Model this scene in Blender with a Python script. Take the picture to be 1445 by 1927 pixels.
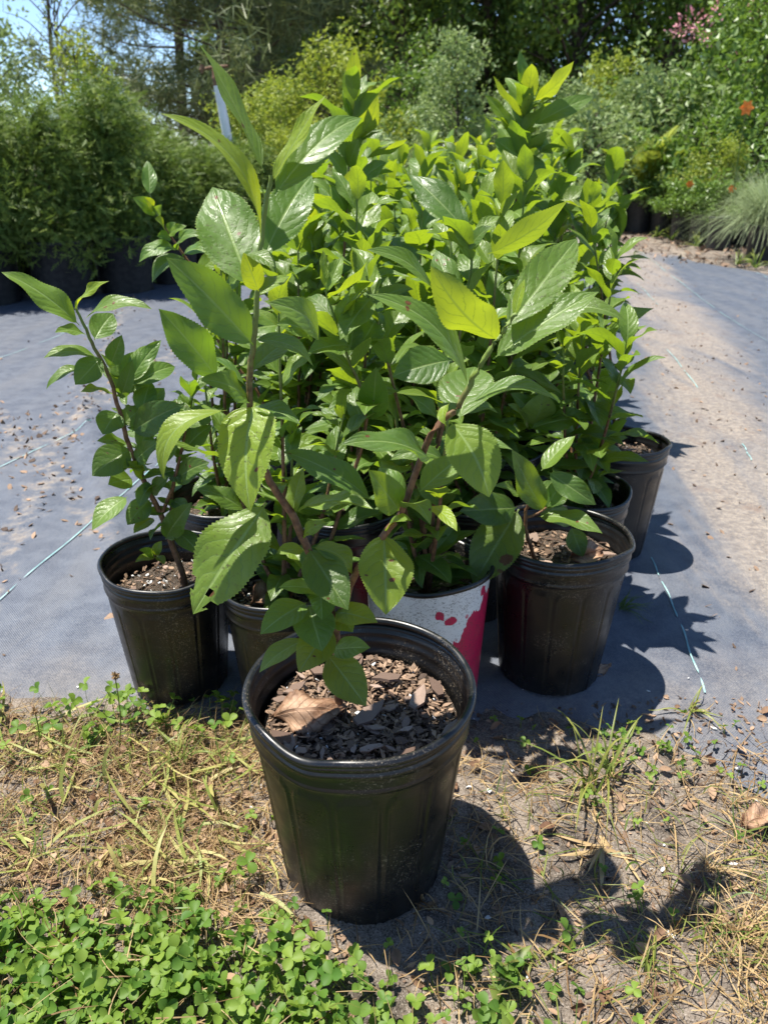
import bpy, math, random
import numpy as np
from mathutils import Vector, Matrix, Quaternion
for o in list(bpy.data.objects): bpy.data.objects.remove(o)
scn = bpy.context.scene
COL = scn.collection
rng = np.random.default_rng(7)
random.seed(7)
R = math.radians

# ------------------------------------------------------------------ camera, sky, sun, exposure
PITCH, CAM_H, FPX, CXP, CYP = R(25.1), 1.0, 1450.0, 722.5, 963.5
cam = bpy.data.cameras.new('camera'); cam_o = bpy.data.objects.new('camera', cam); COL.objects.link(cam_o)
cam.sensor_fit = 'VERTICAL'; cam.sensor_height = 36.0; cam.lens = 36.0 * FPX / 1927.0
cam_o.location = (0, 0, CAM_H); cam_o.rotation_euler = (R(90) - PITCH, 0, 0)
cam.clip_start = 0.02; cam.clip_end = 2000
cam.dof.use_dof = True; cam.dof.focus_distance = 1.05; cam.dof.aperture_fstop = 8.0
scn.camera = cam_o
SUN_EL, SUN_AZ = 72.0, -70.0          # azimuth from +Y (away from the camera) towards +X
sd = Vector((math.sin(R(SUN_AZ)) * math.cos(R(SUN_EL)), math.cos(R(SUN_AZ)) * math.cos(R(SUN_EL)), math.sin(R(SUN_EL))))
w = bpy.data.worlds.new('World'); scn.world = w; w.use_nodes = True
nt = w.node_tree
sky = nt.nodes.new('ShaderNodeTexSky'); sky.sky_type = 'NISHITA'; sky.sun_disc = False
sky.sun_elevation = R(SUN_EL); sky.sun_rotation = R(SUN_AZ); sky.air_density = 1.0; sky.dust_density = 0.2; sky.ozone_density = 3.0; sky.altitude = 2500.0
bg = nt.nodes['Background']; bg.inputs['Strength'].default_value = 0.11
nt.links.new(sky.outputs[0], bg.inputs[0])
sl = bpy.data.lights.new('sun', 'SUN'); sl.energy = 5.0; sl.angle = R(0.53); sl.color = (1.0, 0.95, 0.86)
so = bpy.data.objects.new('sun', sl); COL.objects.link(so)
so.rotation_euler = sd.to_track_quat('Z', 'Y').to_euler()
scn.view_settings.view_transform = 'Standard'; scn.view_settings.look = 'None'
scn.view_settings.exposure = 1.08; scn.view_settings.gamma = 1.0; scn.view_settings.use_curve_mapping = False
scn.cycles.max_bounces = 7; scn.cycles.diffuse_bounces = 3; scn.cycles.glossy_bounces = 2
scn.cycles.transmission_bounces = 5; scn.cycles.transparent_max_bounces = 6
scn.cycles.sample_clamp_indirect = 6.0

# ------------------------------------------------------------------ measuring the place: a point of the photograph at a given distance
SP, CP = math.sin(PITCH), math.cos(PITCH)
def ray(px, py):
    u = -(py - CYP) / FPX
    return Vector(((px - CXP) / FPX, CP + u * SP, -SP + u * CP))
def at(px, py, Y):
    d = ray(px, py); s = Y / d.y
    return Vector((d.x * s, Y, CAM_H + d.z * s))
def gnd(px, py, z=0.0):
    d = ray(px, py); s = (z - CAM_H) / d.z
    return Vector((d.x * s, d.y * s, z))
def depth(p): return p.y * CP - (p.z - CAM_H) * SP

# ------------------------------------------------------------------ helpers
def mesh_np(name, V, Q, uv=None, attrs=None, smooth=True):
    V = np.asarray(V, np.float32).reshape(-1, 3); Q = np.asarray(Q, np.int32); k = Q.shape[1]
    me = bpy.data.meshes.new(name)
    me.vertices.add(len(V)); me.vertices.foreach_set('co', V.ravel())
    me.loops.add(Q.size); me.loops.foreach_set('vertex_index', Q.ravel())
    me.polygons.add(len(Q)); me.polygons.foreach_set('loop_start', np.arange(len(Q), dtype=np.int32) * k)
    try: me.polygons.foreach_set('loop_total', np.full(len(Q), k, np.int32))
    except Exception: pass
    me.polygons.foreach_set('use_smooth', np.full(len(Q), smooth, bool))
    me.update(calc_edges=True)
    if uv is not None:
        l = me.uv_layers.new(name='UVMap'); l.data.foreach_set('uv', np.asarray(uv, np.float32)[Q.ravel()].ravel())
    for n, a in (attrs or {}).items():
        t = me.attributes.new(n, 'FLOAT', 'POINT'); t.data.foreach_set('value', np.asarray(a, np.float32))
    me.validate()
    return me
def link(name, me, mat=None, parent=None, loc=None):
    o = bpy.data.objects.new(name, me); COL.objects.link(o)
    if mat is not None and me is not None and not me.materials: me.materials.append(mat)
    if parent is not None: o.parent = parent
    if loc is not None: o.location = loc
    return o
def tag(o, label=None, cat=None, group=None, kind=None):
    if label: o['label'] = label
    if cat: o['category'] = cat
    if group: o['group'] = group
    if kind: o['kind'] = kind
    return o
def empty(name, loc, label, cat, group=None, rz=0.0):
    o = bpy.data.objects.new(name, None); COL.objects.link(o); o.location = loc; o.rotation_euler = (0, 0, rz)
    o.empty_display_size = 0.05
    return tag(o, label, cat, group)
def grid_faces(nu, nv, wrap=False):
    i = np.arange(nv - 1)[:, None] * nu; n = nu if wrap else nu - 1
    j = np.arange(n)[None, :]; j2 = (j + 1) % nu
    return np.stack([i + j, i + j2, i + nu + j2, i + nu + j], -1).reshape(-1, 4)
def lathe(prof, n=96, warp=None):
    prof = np.asarray(prof, float); t = np.linspace(0, 2 * math.pi, n, endpoint=False)
    r = prof[:, 0][:, None] * np.ones((1, n)); z = prof[:, 1][:, None] * np.ones((1, n)); T = np.broadcast_to(t[None, :], r.shape)
    if warp: r, z = warp(r, z, T)
    V = np.stack([r * np.cos(T), r * np.sin(T), z], -1).reshape(-1, 3)
    return V, grid_faces(n, len(prof), True)
def tube(pts, rad, n=7):
    P = np.asarray([tuple(p) for p in pts], float); rad = np.asarray(rad, float); V = []
    ref = np.array([0.31, 0.2, 0.93])
    for i in range(len(P)):
        t = P[min(i + 1, len(P) - 1)] - P[max(i - 1, 0)]; t /= np.linalg.norm(t) + 1e-9
        a = np.cross(t, ref if abs(t @ ref) < .95 else np.array([1., 0, 0])); a /= np.linalg.norm(a) + 1e-9; b = np.cross(t, a)
        th = np.linspace(0, 2 * math.pi, n, endpoint=False)
        V.append(P[i] + rad[i] * (np.cos(th)[:, None] * a + np.sin(th)[:, None] * b))
    return np.concatenate(V), grid_faces(n, len(P), True)
def smooth_path(pts, k=4):
    P = np.asarray(pts, float); out = []
    for i in range(len(P) - 1):
        p0, p1, p2, p3 = P[max(i - 1, 0)], P[i], P[i + 1], P[min(i + 2, len(P) - 1)]
        for t in np.linspace(0, 1, k, endpoint=False):
            out.append(.5 * (2 * p1 + (p2 - p0) * t + (2 * p0 - 5 * p1 + 4 * p2 - p3) * t * t + (3 * p1 - p0 - 3 * p2 + p3) * t ** 3))
    out.append(P[-1]); return np.asarray(out)
class Acc:
    def __init__(s): s.V = []; s.Q = []; s.n = 0; s.A = []; s.U = []
    def add(s, V, Q, a=0.0, uv=None):
        V = np.asarray(V); s.V.append(V); s.Q.append(np.asarray(Q) + s.n); s.n += len(V)
        s.A.append(np.broadcast_to(np.asarray(a, float), (len(V),))); s.U.append(np.zeros((len(V), 2)) if uv is None else uv)
    def mesh(s, name, smooth=True): return mesh_np(name, np.concatenate(s.V), np.concatenate(s.Q), np.concatenate(s.U), {'tint': np.concatenate(s.A)}, smooth)
def nrm(v): return v / (np.linalg.norm(v, axis=-1, keepdims=True) + 1e-9)
def frames(axis, normal):
    y = nrm(axis); z = nrm(normal - (normal * y).sum(-1, keepdims=True) * y); x = np.cross(y, z)
    return np.stack([x, y, z], -1)
def instances(tv, tq, M, S, T):
    tv = np.asarray(tv, float); n = len(T); S = np.asarray(S, float)
    if S.ndim == 1: S = np.repeat(S[:, None], 3, 1)
    V = np.einsum('nij,nkj->nki', M, tv[None] * S[:, None, :]) + T[:, None, :]
    Q = np.asarray(tq)[None] + (np.arange(n) * len(tv))[:, None, None]
    return V.reshape(-1, 3), Q.reshape(-1, len(tq[0]))
def rand_dir(n, zb=0.0):
    v = rng.normal(size=(n, 3)); v[:, 2] += zb; return nrm(v)

# ------------------------------------------------------------------ materials
def mat(name):
    m = bpy.data.materials.new(name); m.use_nodes = True; t = m.node_tree; t.nodes.clear()
    return m, t
class NB:
    def __init__(s, t): s.t = t
    def n(s, ty, **k):
        x = s.t.nodes.new(ty)
        for a, b in k.items(): setattr(x, a, b)
        return x
    def L(s, a, b): s.t.links.new(a, b)
    def put(s, sock, v):
        if isinstance(v, bpy.types.NodeSocket): s.L(v, sock)
        elif isinstance(v, (tuple, list)) and len(v) == 3 and sock.type == 'RGBA': sock.default_value = (*v, 1)
        else: sock.default_value = v
    def math(s, op, a, b=0.0, c=0.0, clamp=False):
        x = s.n('ShaderNodeMath', operation=op, use_clamp=clamp)
        for i, v in enumerate((a, b, c)): s.put(x.inputs[i], v)
        return x.outputs[0]
    def mix(s, f, a, b, bt='MIX'):
        x = s.n('ShaderNodeMix', data_type='RGBA', blend_type=bt); s.put(x.inputs[0], f); s.put(x.inputs[6], a); s.put(x.inputs[7], b)
        return x.outputs[2]
    def noise(s, vec, scale, detail=4.0, rough=.55, dist=0.0):
        x = s.n('ShaderNodeTexNoise'); x.inputs['Scale'].default_value = scale; x.inputs['Detail'].default_value = detail
        x.inputs['Roughness'].default_value = rough; x.inputs['Distortion'].default_value = dist
        if vec is not None: s.L(vec, x.inputs['Vector'])
        return x.outputs['Fac']
    def ramp(s, f, lo, hi, a=0.0, b=1.0):
        x = s.n('ShaderNodeMapRange', interpolation_type='SMOOTHSTEP'); s.put(x.inputs[0], f)
        for i, v in zip((1, 2, 3, 4), (lo, hi, a, b)): s.put(x.inputs[i], v)
        return x.outputs[0]
    def coord(s, which='Object'): return s.n('ShaderNodeTexCoord').outputs[which]
    def xyz(s, v): x = s.n('ShaderNodeSeparateXYZ'); s.L(v, x.inputs[0]); return x.outputs
    def scale(s, v, sc):
        x = s.n('ShaderNodeMapping'); s.L(v, x.inputs[0]); x.inputs['Scale'].default_value = sc; return x.outputs[0]
    def bump(s, h, strength, dist):
        x = s.n('ShaderNodeBump'); x.inputs['Strength'].default_value = strength; x.inputs['Distance'].default_value = dist; s.L(h, x.inputs['Height']); return x.outputs[0]
    def attr(s, name): return s.n('ShaderNodeAttribute', attribute_name=name).outputs['Fac']
    def princ(s, col, rough=.6, spec=.5, normal=None, **k):
        x = s.n('ShaderNodeBsdfPrincipled'); s.put(x.inputs['Base Color'], col); s.put(x.inputs['Roughness'], rough)
        s.put(x.inputs['Specular IOR Level'], spec)
        if normal is not None: s.L(normal, x.inputs['Normal'])
        for a, b in k.items(): s.put(x.inputs[a], b)
        return x.outputs[0]
    def out(s, sh): o = s.n('ShaderNodeOutputMaterial'); s.L(sh, o.inputs[0])
    def translucent(s, col, sh, f, normal=None):
        x = s.n('ShaderNodeBsdfTranslucent'); s.put(x.inputs[0], col)
        m = s.n('ShaderNodeMixShader'); s.put(m.inputs[0], f); s.L(sh, m.inputs[1]); s.L(x.outputs[0], m.inputs[2]); return m.outputs[0]

def tea_leaf_mat():
    m, t = mat('tea leaf'); b = NB(t)
    oi = b.n('ShaderNodeObjectInfo'); sp = b.n('ShaderNodeSeparateColor'); b.L(oi.outputs['Color'], sp.inputs[0])
    young, bright, blotch = sp.outputs[0], sp.outputs[1], sp.outputs[2]
    uv = b.n('ShaderNodeUVMap').outputs[0]; x, y, _ = b.xyz(uv)
    au = b.math('ABSOLUTE', b.math('SUBTRACT', x, .5))                     # 0 at the midrib, .5 at the edge
    mp = b.n('ShaderNodeMapping'); b.L(uv, mp.inputs[0]); mp.inputs['Scale'].default_value = (1, 2.4, 1)
    cr = b.n('ShaderNodeCombineXYZ'); b.put(cr.inputs[0], b.math('MULTIPLY', oi.outputs['Random'], 37.0)); b.put(cr.inputs[2], b.math('MULTIPLY', oi.outputs['Random'], 11.0)); b.L(cr.outputs[0], mp.inputs['Location'])
    ob = mp.outputs[0]
    n1 = b.noise(ob, 3.5, 4)
    base = b.mix(young, (.068, .142, .030), (.19, .27, .022))
    base = b.mix(b.ramp(n1, .35, .7, 0, .35), base, b.mix(young, (.095, .175, .034), (.25, .31, .02)))
    rib = b.ramp(au, .012, .04, 1, 0)
    ph = b.math('SUBTRACT', b.math('MULTIPLY', y, 7.0), b.math('ADD', b.math('MULTIPLY', au, 1.6), b.math('MULTIPLY', b.math('MULTIPLY', au, au), 5.0)))
    ph = b.math('ADD', b.math('ADD', ph, b.math('MULTIPLY', n1, 1.3)), b.math('MULTIPLY', b.math('GREATER_THAN', x, .5), .45))
    fr = b.math('ABSOLUTE', b.math('SUBTRACT', b.math('FRACT', ph), .5))    # 0 in the vein
    vein = b.math('MULTIPLY', b.ramp(fr, .015, .07, 1, 0), b.ramp(au, .32, .47, 1, 0))
    base = b.mix(b.math('MULTIPLY', rib, .85), base, (.26, .36, .11))
    base = b.mix(b.math('MULTIPLY', vein, .32), base, (.17, .26, .07))
    mar = b.ramp(au, .47, .5, 0, .6); base = b.mix(mar, base, (.2, .27, .05))
    sp2 = b.math('MULTIPLY', b.ramp(b.noise(ob, 16.0, 4, .65), .58, .66), blotch)
    base = b.mix(sp2, base, (.05, .03, .02))
    br = b.attr('brown'); brn = b.ramp(b.math('ADD', br, b.math('MULTIPLY', b.math('SUBTRACT', b.noise(ob, 14.0), .5), .5)), .4, .6)
    base = b.mix(brn, base, (.16, .07, .025))
    vm = b.n('ShaderNodeVectorMath', operation='SCALE'); b.L(base, vm.inputs[0]); b.L(bright, vm.inputs['Scale']); base = vm.outputs[0]
    geo = b.n('ShaderNodeNewGeometry')
    face = b.mix(geo.outputs['Backfacing'], base, b.mix(.6, base, (.10, .17, .05)))
    q = b.math('SUBTRACT', b.math('MULTIPLY', b.math('POWER', b.math('MULTIPLY', fr, 2.0), .6), b.ramp(au, .0, .1)), b.math('MULTIPLY', rib, .6))
    h = b.math('ADD', q, b.math('MULTIPLY', b.noise(ob, 14.0, 3), .8))
    nm = b.bump(h, .36, .0018)
    rough = b.math('ADD', b.math('MULTIPLY', geo.outputs['Backfacing'], .25), b.ramp(b.noise(ob, 5.0), .35, .65, .33, .52))
    sh = b.princ(face, rough, .5, nm)
    tr = b.mix(young, (.20, .36, .014), (.50, .56, .014)); tr = b.mix(b.math('MULTIPLY', b.math('MAXIMUM', vein, rib), .45), tr, (.05, .11, .01))
    tr = b.mix(brn, tr, (.09, .04, .01))
    b.out(b.translucent(tr, sh, .42)); return m
def foliage_mat(name, a, c, tr, f=.35, rough=.5, spec=.4):
    m, t = mat(name); b = NB(t); ti = b.attr('tint')
    oi = b.n('ShaderNodeObjectInfo').outputs['Random']
    col = b.mix(ti, a, c)
    col = b.mix(b.math('MULTIPLY', oi, .3), col, tuple(np.array(c) * .8))
    b.out(b.translucent(b.mix(.6, tuple(tr), col), b.princ(col, rough, spec), f)); return m
def simple(name, col, rough=.6, spec=.4, n=None, col2=None, sc=30., bump=0., bd=.002, lo=.35, hi=.65):
    m, t = mat(name); b = NB(t); c = b.coord(); f = b.noise(c, sc, 5)
    cc = b.mix(b.ramp(f, lo, hi), col, col2) if col2 else col
    b.out(b.princ(cc, rough, spec, b.bump(f, bump, bd) if bump else None)); return m
def tint_mat(name, a, c, rough=.7, spec=.3, sc=120., trans=0):
    m, t = mat(name); b = NB(t); ti = b.attr('tint'); f = b.noise(b.coord(), sc, 4)
    col = b.mix(b.math('ADD', ti, b.math('MULTIPLY', b.math('SUBTRACT', f, .5), .5), clamp=True), a, c)
    sh = b.princ(col, rough, spec, b.bump(f, .5, .002))
    b.out(b.translucent(col, sh, trans) if trans else sh); return m
def obj_rand_mat(name, a, c, rough=.75, sc=60., stretch=(1, 1, 1)):
    m, t = mat(name); b = NB(t); oi = b.n('ShaderNodeObjectInfo').outputs['Random']; f = b.noise(b.scale(b.coord(), stretch), sc, 5, .65)
    col = b.mix(b.math('ADD', b.math('MULTIPLY', oi, .75), b.math('MULTIPLY', b.math('SUBTRACT', f, .5), .9), clamp=True), a, c)
    b.out(b.princ(col, rough, .3, b.bump(f, .6, .002))); return m

def pot_mat():
    m, t = mat('black pot plastic'); b = NB(t); c = b.coord('Object'); g = b.n('ShaderNodeNewGeometry').outputs['Position']
    _, _, z = b.xyz(g)
    dn = b.noise(g, 9.0, 5, .6); spk = b.noise(g, 420.0, 2, .5); spk2 = b.noise(g, 160.0, 3, .6)
    low = b.ramp(z, .20, .0, .0, .09)
    dust = b.math('ADD', b.math('MULTIPLY', b.ramp(dn, .4, .75), .045), b.math('MULTIPLY', low, b.ramp(dn, .3, .6)), clamp=True)
    speck = b.math('MULTIPLY', b.ramp(spk, .60, .67), b.ramp(dn, .46, .64, .02, .6))
    sm = b.math('MULTIPLY', b.ramp(spk2, .60, .68), b.ramp(dn, .46, .62, 0.0, .4))
    col = b.mix(dust, (.0045, .005, .006), (.10, .085, .07)); col = b.mix(b.math('MAXIMUM', speck, sm), col, (.24, .20, .15))
    rough = b.ramp(b.noise(g, 30.0, 3),   .35, .65, .27, .42)
    b.out(b.princ(col, rough, .55, b.bump(b.noise(b.scale(g, (60, 60, 260)), 1.0, 3), .12, .002))); return m
def white_pot_mat():
    m, t = mat('white pot with red print'); b = NB(t); c = b.coord('Object'); x, y, z = b.xyz(c)
    ang = b.math('ARCTAN2', y, x)                                        # 0 at +x, -pi/2 faces the viewer
    bound = b.math('ADD', .52, b.math('MULTIPLY', .30, b.math('SINE', b.math('ADD', b.math('MULTIPLY', ang, 1.6), 2.2))))
    edge = b.math('ADD', bound, b.math('MULTIPLY', b.math('SUBTRACT', b.noise(b.scale(c, (7, 7, 5)), 1.3, 3, .6), .5), .5))
    red = b.ramp(b.math('SUBTRACT', edge, z), -.004, .004)
    v = b.n('ShaderNodeTexVoronoi'); v.inputs['Scale'].default_value = 11.0; b.L(c, v.inputs['Vector'])
    drop = b.math('MULTIPLY', b.ramp(v.outputs['Distance'], .2, .17, 0, 1), b.ramp(b.math('SUBTRACT', z, edge), .02, .16, 1, 0))
    for (a0, z0, r0) in ((-1.42, .80, .030), (-1.25, .755, .036), (-.62, .88, .03)):
        dd = b.math('SQRT', b.math('ADD', b.math('POWER', b.math('MULTIPLY', b.math('SUBTRACT', ang, a0), .42), 2.0), b.math('POWER', b.math('SUBTRACT', z, z0), 2.0)))
        drop = b.math('MAXIMUM', drop, b.ramp(b.math('ADD', dd, b.math('MULTIPLY', b.math('SUBTRACT', b.noise(c, 16.0, 2), .5), .06)), r0 + .002, r0 - .002, 0, 1))
    red = b.math('MAXIMUM', red, drop)
    red = b.math('MULTIPLY', red, b.ramp(z, .03, .035))
    fib = b.noise(b.scale(c, (60, 60, 110)), 1.0, 3, .6, 1.2)
    dirt = b.ramp(fib, .55, .63, 0, .85); dn = b.noise(c, 5.0, 4); dirt = b.math('MULTIPLY', dirt, b.ramp(dn, .3, .6, .35, 1))
    col = b.mix(red, (.72, .74, .74), (.50, .012, .075)); col = b.mix(dirt, col, (.06, .045, .035)); col = b.mix(b.math('MULTIPLY', b.ramp(dn, .45, .8), .2), col, (.2, .16, .12))
    b.out(b.princ(col, .38, .45)); return m
def mat_cloth():
    m, t = mat('woven ground cloth'); b = NB(t); g = b.coord('Object'); x, y, z = b.xyz(g)
    fine = b.noise(g, 260.0, 3, .7); mid = b.noise(g, 14.0, 6, .65); big = b.noise(g, 1.6, 5, .6)
    lin = b.math('SUBTRACT', x, b.math('MULTIPLY', y, .13))               # runs along the strips
    col = b.mix(b.ramp(mid, .35, .65), (.048, .060, .088), (.092, .107, .138))
    col = b.mix(b.ramp(b.noise(b.scale(g, (5, 1.2, 1)), 1.0, 6, .7, .8), .42, .68, 0, .5), col, (.135, .138, .148))
    col = b.mix(b.ramp(fine, .46, .62, 0, .45), col, (.15, .16, .185)); col = b.mix(b.ramp(fine, .40, .30, 0, .5), col, (.03, .035, .05))
    wv = b.math('MULTIPLY', b.math('SINE', b.math('MULTIPLY', lin, 1150.0)), b.math('SINE', b.math('MULTIPLY', y, 1150.0)))
    col = b.mix(b.ramp(wv, .1, .8, 0, .3), col, (.03, .035, .05))
    # the trodden strip of sand on the right, and sand lines on the left
    r1 = b.math('ABSOLUTE', b.math('SUBTRACT', b.math('SUBTRACT', x, b.math('MULTIPLY', y, .235)), .66))
    band = b.math('MULTIPLY', b.ramp(r1, .06, .52, 1, 0), b.ramp(y, .9, 1.9))
    streak = b.noise(b.scale(g, (3.2, .55, 1)), 1.0, 6, .7, .6)
    m1 = b.ramp(b.math('ADD', band, b.math('MULTIPLY', b.math('SUBTRACT', streak, .5), 2.2)), .32, 1.1, 0, .92)
    l1 = b.ramp(b.math('ABSOLUTE', b.math('SUBTRACT', b.math('ADD', x, b.math('MULTIPLY', y, .72)), .62)), .0, .14, 1, 0)
    l2 = b.ramp(b.math('ABSOLUTE', b.math('SUBTRACT', b.math('ADD', x, b.math('MULTIPLY', y, .22)), -.62)), .0, .13, 1, 0)
    l3 = b.ramp(b.math('ABSOLUTE', b.math('SUBTRACT', b.math('SUBTRACT', x, b.math('MULTIPLY', y, .16)), -1.78)), .0, .22, 1, 0)
    lm = b.math('MULTIPLY', b.math('MAXIMUM', b.math('MAXIMUM', l1, l2), l3), b.ramp(x, -.3, -.5))
    m2 = b.ramp(b.math('ADD', b.math('MULTIPLY', lm, .5), b.math('MULTIPLY', b.math('SUBTRACT', mid, .5), 1.9)), .36, .85)
    fr = b.ramp(b.math('ADD', b.ramp(y, 1.75, 1.15), b.math('MULTIPLY', b.math('SUBTRACT', big, .5), 1.6)), .55, 1.25, 0, .55)
    far = b.ramp(b.math('ADD', b.ramp(y, 6.8, 9.6), b.math('MULTIPLY', b.math('SUBTRACT', streak, .5), 1.2)), .45, .95, 0, .8)
    dust = b.math('MAXIMUM', b.math('MAXIMUM', m1, m2), b.math('MAXIMUM', fr, far))
    sand = b.mix(b.ramp(b.noise(g, 60.0, 5, .7), .3, .7), (.16, .13, .105), (.34, .285, .225)); sand = b.mix(b.ramp(b.noise(g, 9.0, 4), .55, .75, 0, .6), sand, (.19, .115, .07))
    dust = b.math('MULTIPLY', dust, b.ramp(fine, .35, .6, .45, 1.))
    col = b.mix(dust, col, sand)
    h = b.math('ADD', b.math('ADD', b.math('MULTIPLY', wv, .3), b.math('MULTIPLY', fine, .6)), b.math('MULTIPLY', mid, 2.2))
    b.out(b.princ(col, b.math('ADD', .52, b.math('MULTIPLY', dust, .4)), .45, b.bump(h, .45, .004))); return m
def soil_mat():
    m, t = mat('sandy soil'); b = NB(t); g = b.coord('Object')
    f = b.noise(g, 9.0, 7, .7); q = b.noise(g, 90.0, 6, .75); q2 = b.noise(g, 330.0, 3, .7)
    col = b.mix(b.ramp(f, .35, .65), (.09, .073, .06), (.30, .245, .195)); col = b.mix(b.ramp(q, .45, .7, 0, .7), col, (.32, .27, .22)); col = b.mix(b.ramp(q2, .54, .62, 0, .75), col, (.035, .028, .022)); col = b.mix(b.ramp(q2, .42, .36, 0, .7), col, (.45, .40, .35))
    b.out(b.princ(col, .92, .2, b.bump(b.math('ADD', q, b.math('MULTIPLY', q2, .4)), .8, .012))); return m
def potting_mat():
    m, t = mat('potting mix'); b = NB(t); g = b.coord('Object'); q = b.noise(g, 60.0, 6, .7); q2 = b.noise(g, 260.0, 3, .6)
    col = b.mix(b.ramp(q, .35, .7), (.03, .021, .015), (.13, .09, .06)); col = b.mix(b.ramp(q2, .60, .66), col, (.5, .48, .44))
    b.out(b.princ(col, .92, .2, b.bump(q, .9, .01))); return m

M = {}
M['tea'] = tea_leaf_mat(); M['pot'] = pot_mat(); M['white'] = white_pot_mat(); M['cloth'] = mat_cloth(); M['soil'] = soil_mat(); M['mix'] = potting_mat()
M['bark'] = simple('brown stem bark', (.085, .045, .026), .75, .3, col2=(.17, .10, .055), sc=90, bump=.5)
M['twig'] = simple('grey brown twig', (.06, .042, .032), .8, .3, col2=(.12, .09, .07), sc=80, bump=.4)
M['green_stem'] = simple('green shoot', (.13, .2, .035), .5, .4, col2=(.2, .25, .05), sc=60)
def stem_mat():
    m, t = mat('tea stem'); b = NB(t); f = b.noise(b.coord(), 120.0, 4); ti = b.attr('tint')
    col = b.mix(b.ramp(f, .35, .65), (.10, .045, .022), (.20, .105, .05)); col = b.mix(b.ramp(b.math('ADD', ti, b.math('MULTIPLY', b.math('SUBTRACT', f, .5), .35)), .45, .75), col, (.14, .20, .04))
    b.out(b.princ(col, .6, .35, b.bump(f, .5, .002))); return m
M['stem'] = stem_mat()
M['trunk'] = simple('tree bark', (.05, .038, .03), .9, .2, col2=(.12, .095, .075), sc=8, bump=.8, bd=.05)
M['chip'] = obj_rand_mat('bark chip', (.10, .062, .045), (.46, .34, .27), .8, 70., (1, 5, 1))
M['chipstuff'] = tint_mat('small bark bits', (.045, .028, .02), (.33, .22, .145))
def dead_mat():
    m, t = mat('dead brown leaf'); b = NB(t); uv = b.n('ShaderNodeUVMap').outputs[0]; x, y, _ = b.xyz(uv); au = b.math('ABSOLUTE', b.math('SUBTRACT', x, .5)); f = b.noise(b.coord(), 130.0, 5, .7); f2 = b.noise(b.coord(), 30.0, 4)
    ph = b.math('ADD', b.math('SUBTRACT', b.math('MULTIPLY', y, 8.0), b.math('MULTIPLY', au, 4.0)), b.math('MULTIPLY', f2, 1.0)); fr = b.math('ABSOLUTE', b.math('SUBTRACT', b.math('FRACT', ph), .5)); vein = b.math('MAXIMUM', b.ramp(fr, .02, .08, 1, 0), b.ramp(au, .015, .04, 1, 0))
    col = b.mix(b.ramp(f2, .38, .62), (.17, .085, .045), (.48, .31, .20)); col = b.mix(b.ramp(f, .45, .65, 0, .6), col, (.30, .17, .095)); col = b.mix(b.math('MULTIPLY', vein, .5), col, (.14, .065, .03)); col = b.mix(b.ramp(au, .40, .5, 0, .6), col, (.11, .05, .025))
    b.out(b.translucent(col, b.princ(col, .6, .35, b.bump(b.math('SUBTRACT', f, vein), .5, .002)), .2)); return m
M['perlite'] = tint_mat('perlite', (.55, .54, .52), (.8, .8, .78), .8)
M['flake'] = tint_mat('dry leaf scrap', (.13, .065, .035), (.44, .30, .19), .7, .3, 150., .2)
M['clover'] = foliage_mat('clover', (.06, .15, .02), (.22, .31, .045), (.26, .42, .02), .36, .55, .3)
M['straw'] = tint_mat('dry grass', (.19, .105, .042), (.52, .38, .19), .6, .35, 60., .3)
M['yblade'] = tint_mat('yellow grass blade', (.22, .28, .06), (.48, .41, .15), .5, .35, 40., .35)
M['blade'] = foliage_mat('grass blade', (.07, .15, .025), (.26, .27, .06), (.25, .35, .04), .35, .45, .4)
M['thread'] = simple('turquoise thread', (.16, .33, .33), .6, .3, col2=(.30, .44, .43), sc=40)
M['conifer'] = foliage_mat('conifer sprays', (.05, .11, .022), (.21, .28, .05), (.22, .34, .04), .3, .55, .3)
M['far1'] = foliage_mat('oak leaves', (.07, .145, .026), (.17, .27, .04), (.24, .38, .03), .35, .42, .45)
M['far2'] = foliage_mat('pale leaves', (.14, .22, .075), (.29, .37, .14), (.3, .42, .09), .32, .5, .35)
M['far3'] = foliage_mat('yellow green leaves', (.15, .23, .03), (.33, .37, .05), (.4, .48, .03), .38, .5, .35)
M['far4'] = foliage_mat('mid green leaves', (.09, .165, .028), (.22, .30, .045), (.3, .42, .03), .35, .45, .4)
M['pine'] = foliage_mat('pine needles', (.065, .10, .04), (.18, .21, .07), (.14, .2, .05), .2, .5, .35)
M['wood'] = foliage_mat('woods leaves', (.05, .11, .022), (.12, .20, .035), (.16, .28, .02), .3, .5, .35)
M['grassy'] = foliage_mat('fountain grass', (.17, .25, .10), (.33, .39, .2), (.3, .38, .15), .3, .5, .4)
M['palm'] = foliage_mat('palm leaflets', (.14, .25, .035), (.38, .42, .05), (.4, .46, .04), .35, .4, .45)
M['orange'] = simple('orange petal', (.85, .20, .025), .5, .3, col2=(.9, .32, .05), sc=40)
M['pink'] = simple('pink blossom', (.55, .2, .24), .6, .3, col2=(.65, .33, .34), sc=10)
M['pvc'] = simple('weathered white pipe', (.72, .72, .70), .5, .4, col2=(.8, .8, .78), sc=9)
M['rust'] = simple('rusty sprinkler', (.12, .06, .03), .8, .3, col2=(.25, .15, .09), sc=60, bump=.5)
M['bigpot'] = simple('black grow pot', (.014, .0145, .016), .5, .45, col2=(.03, .029, .029), sc=12)

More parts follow.
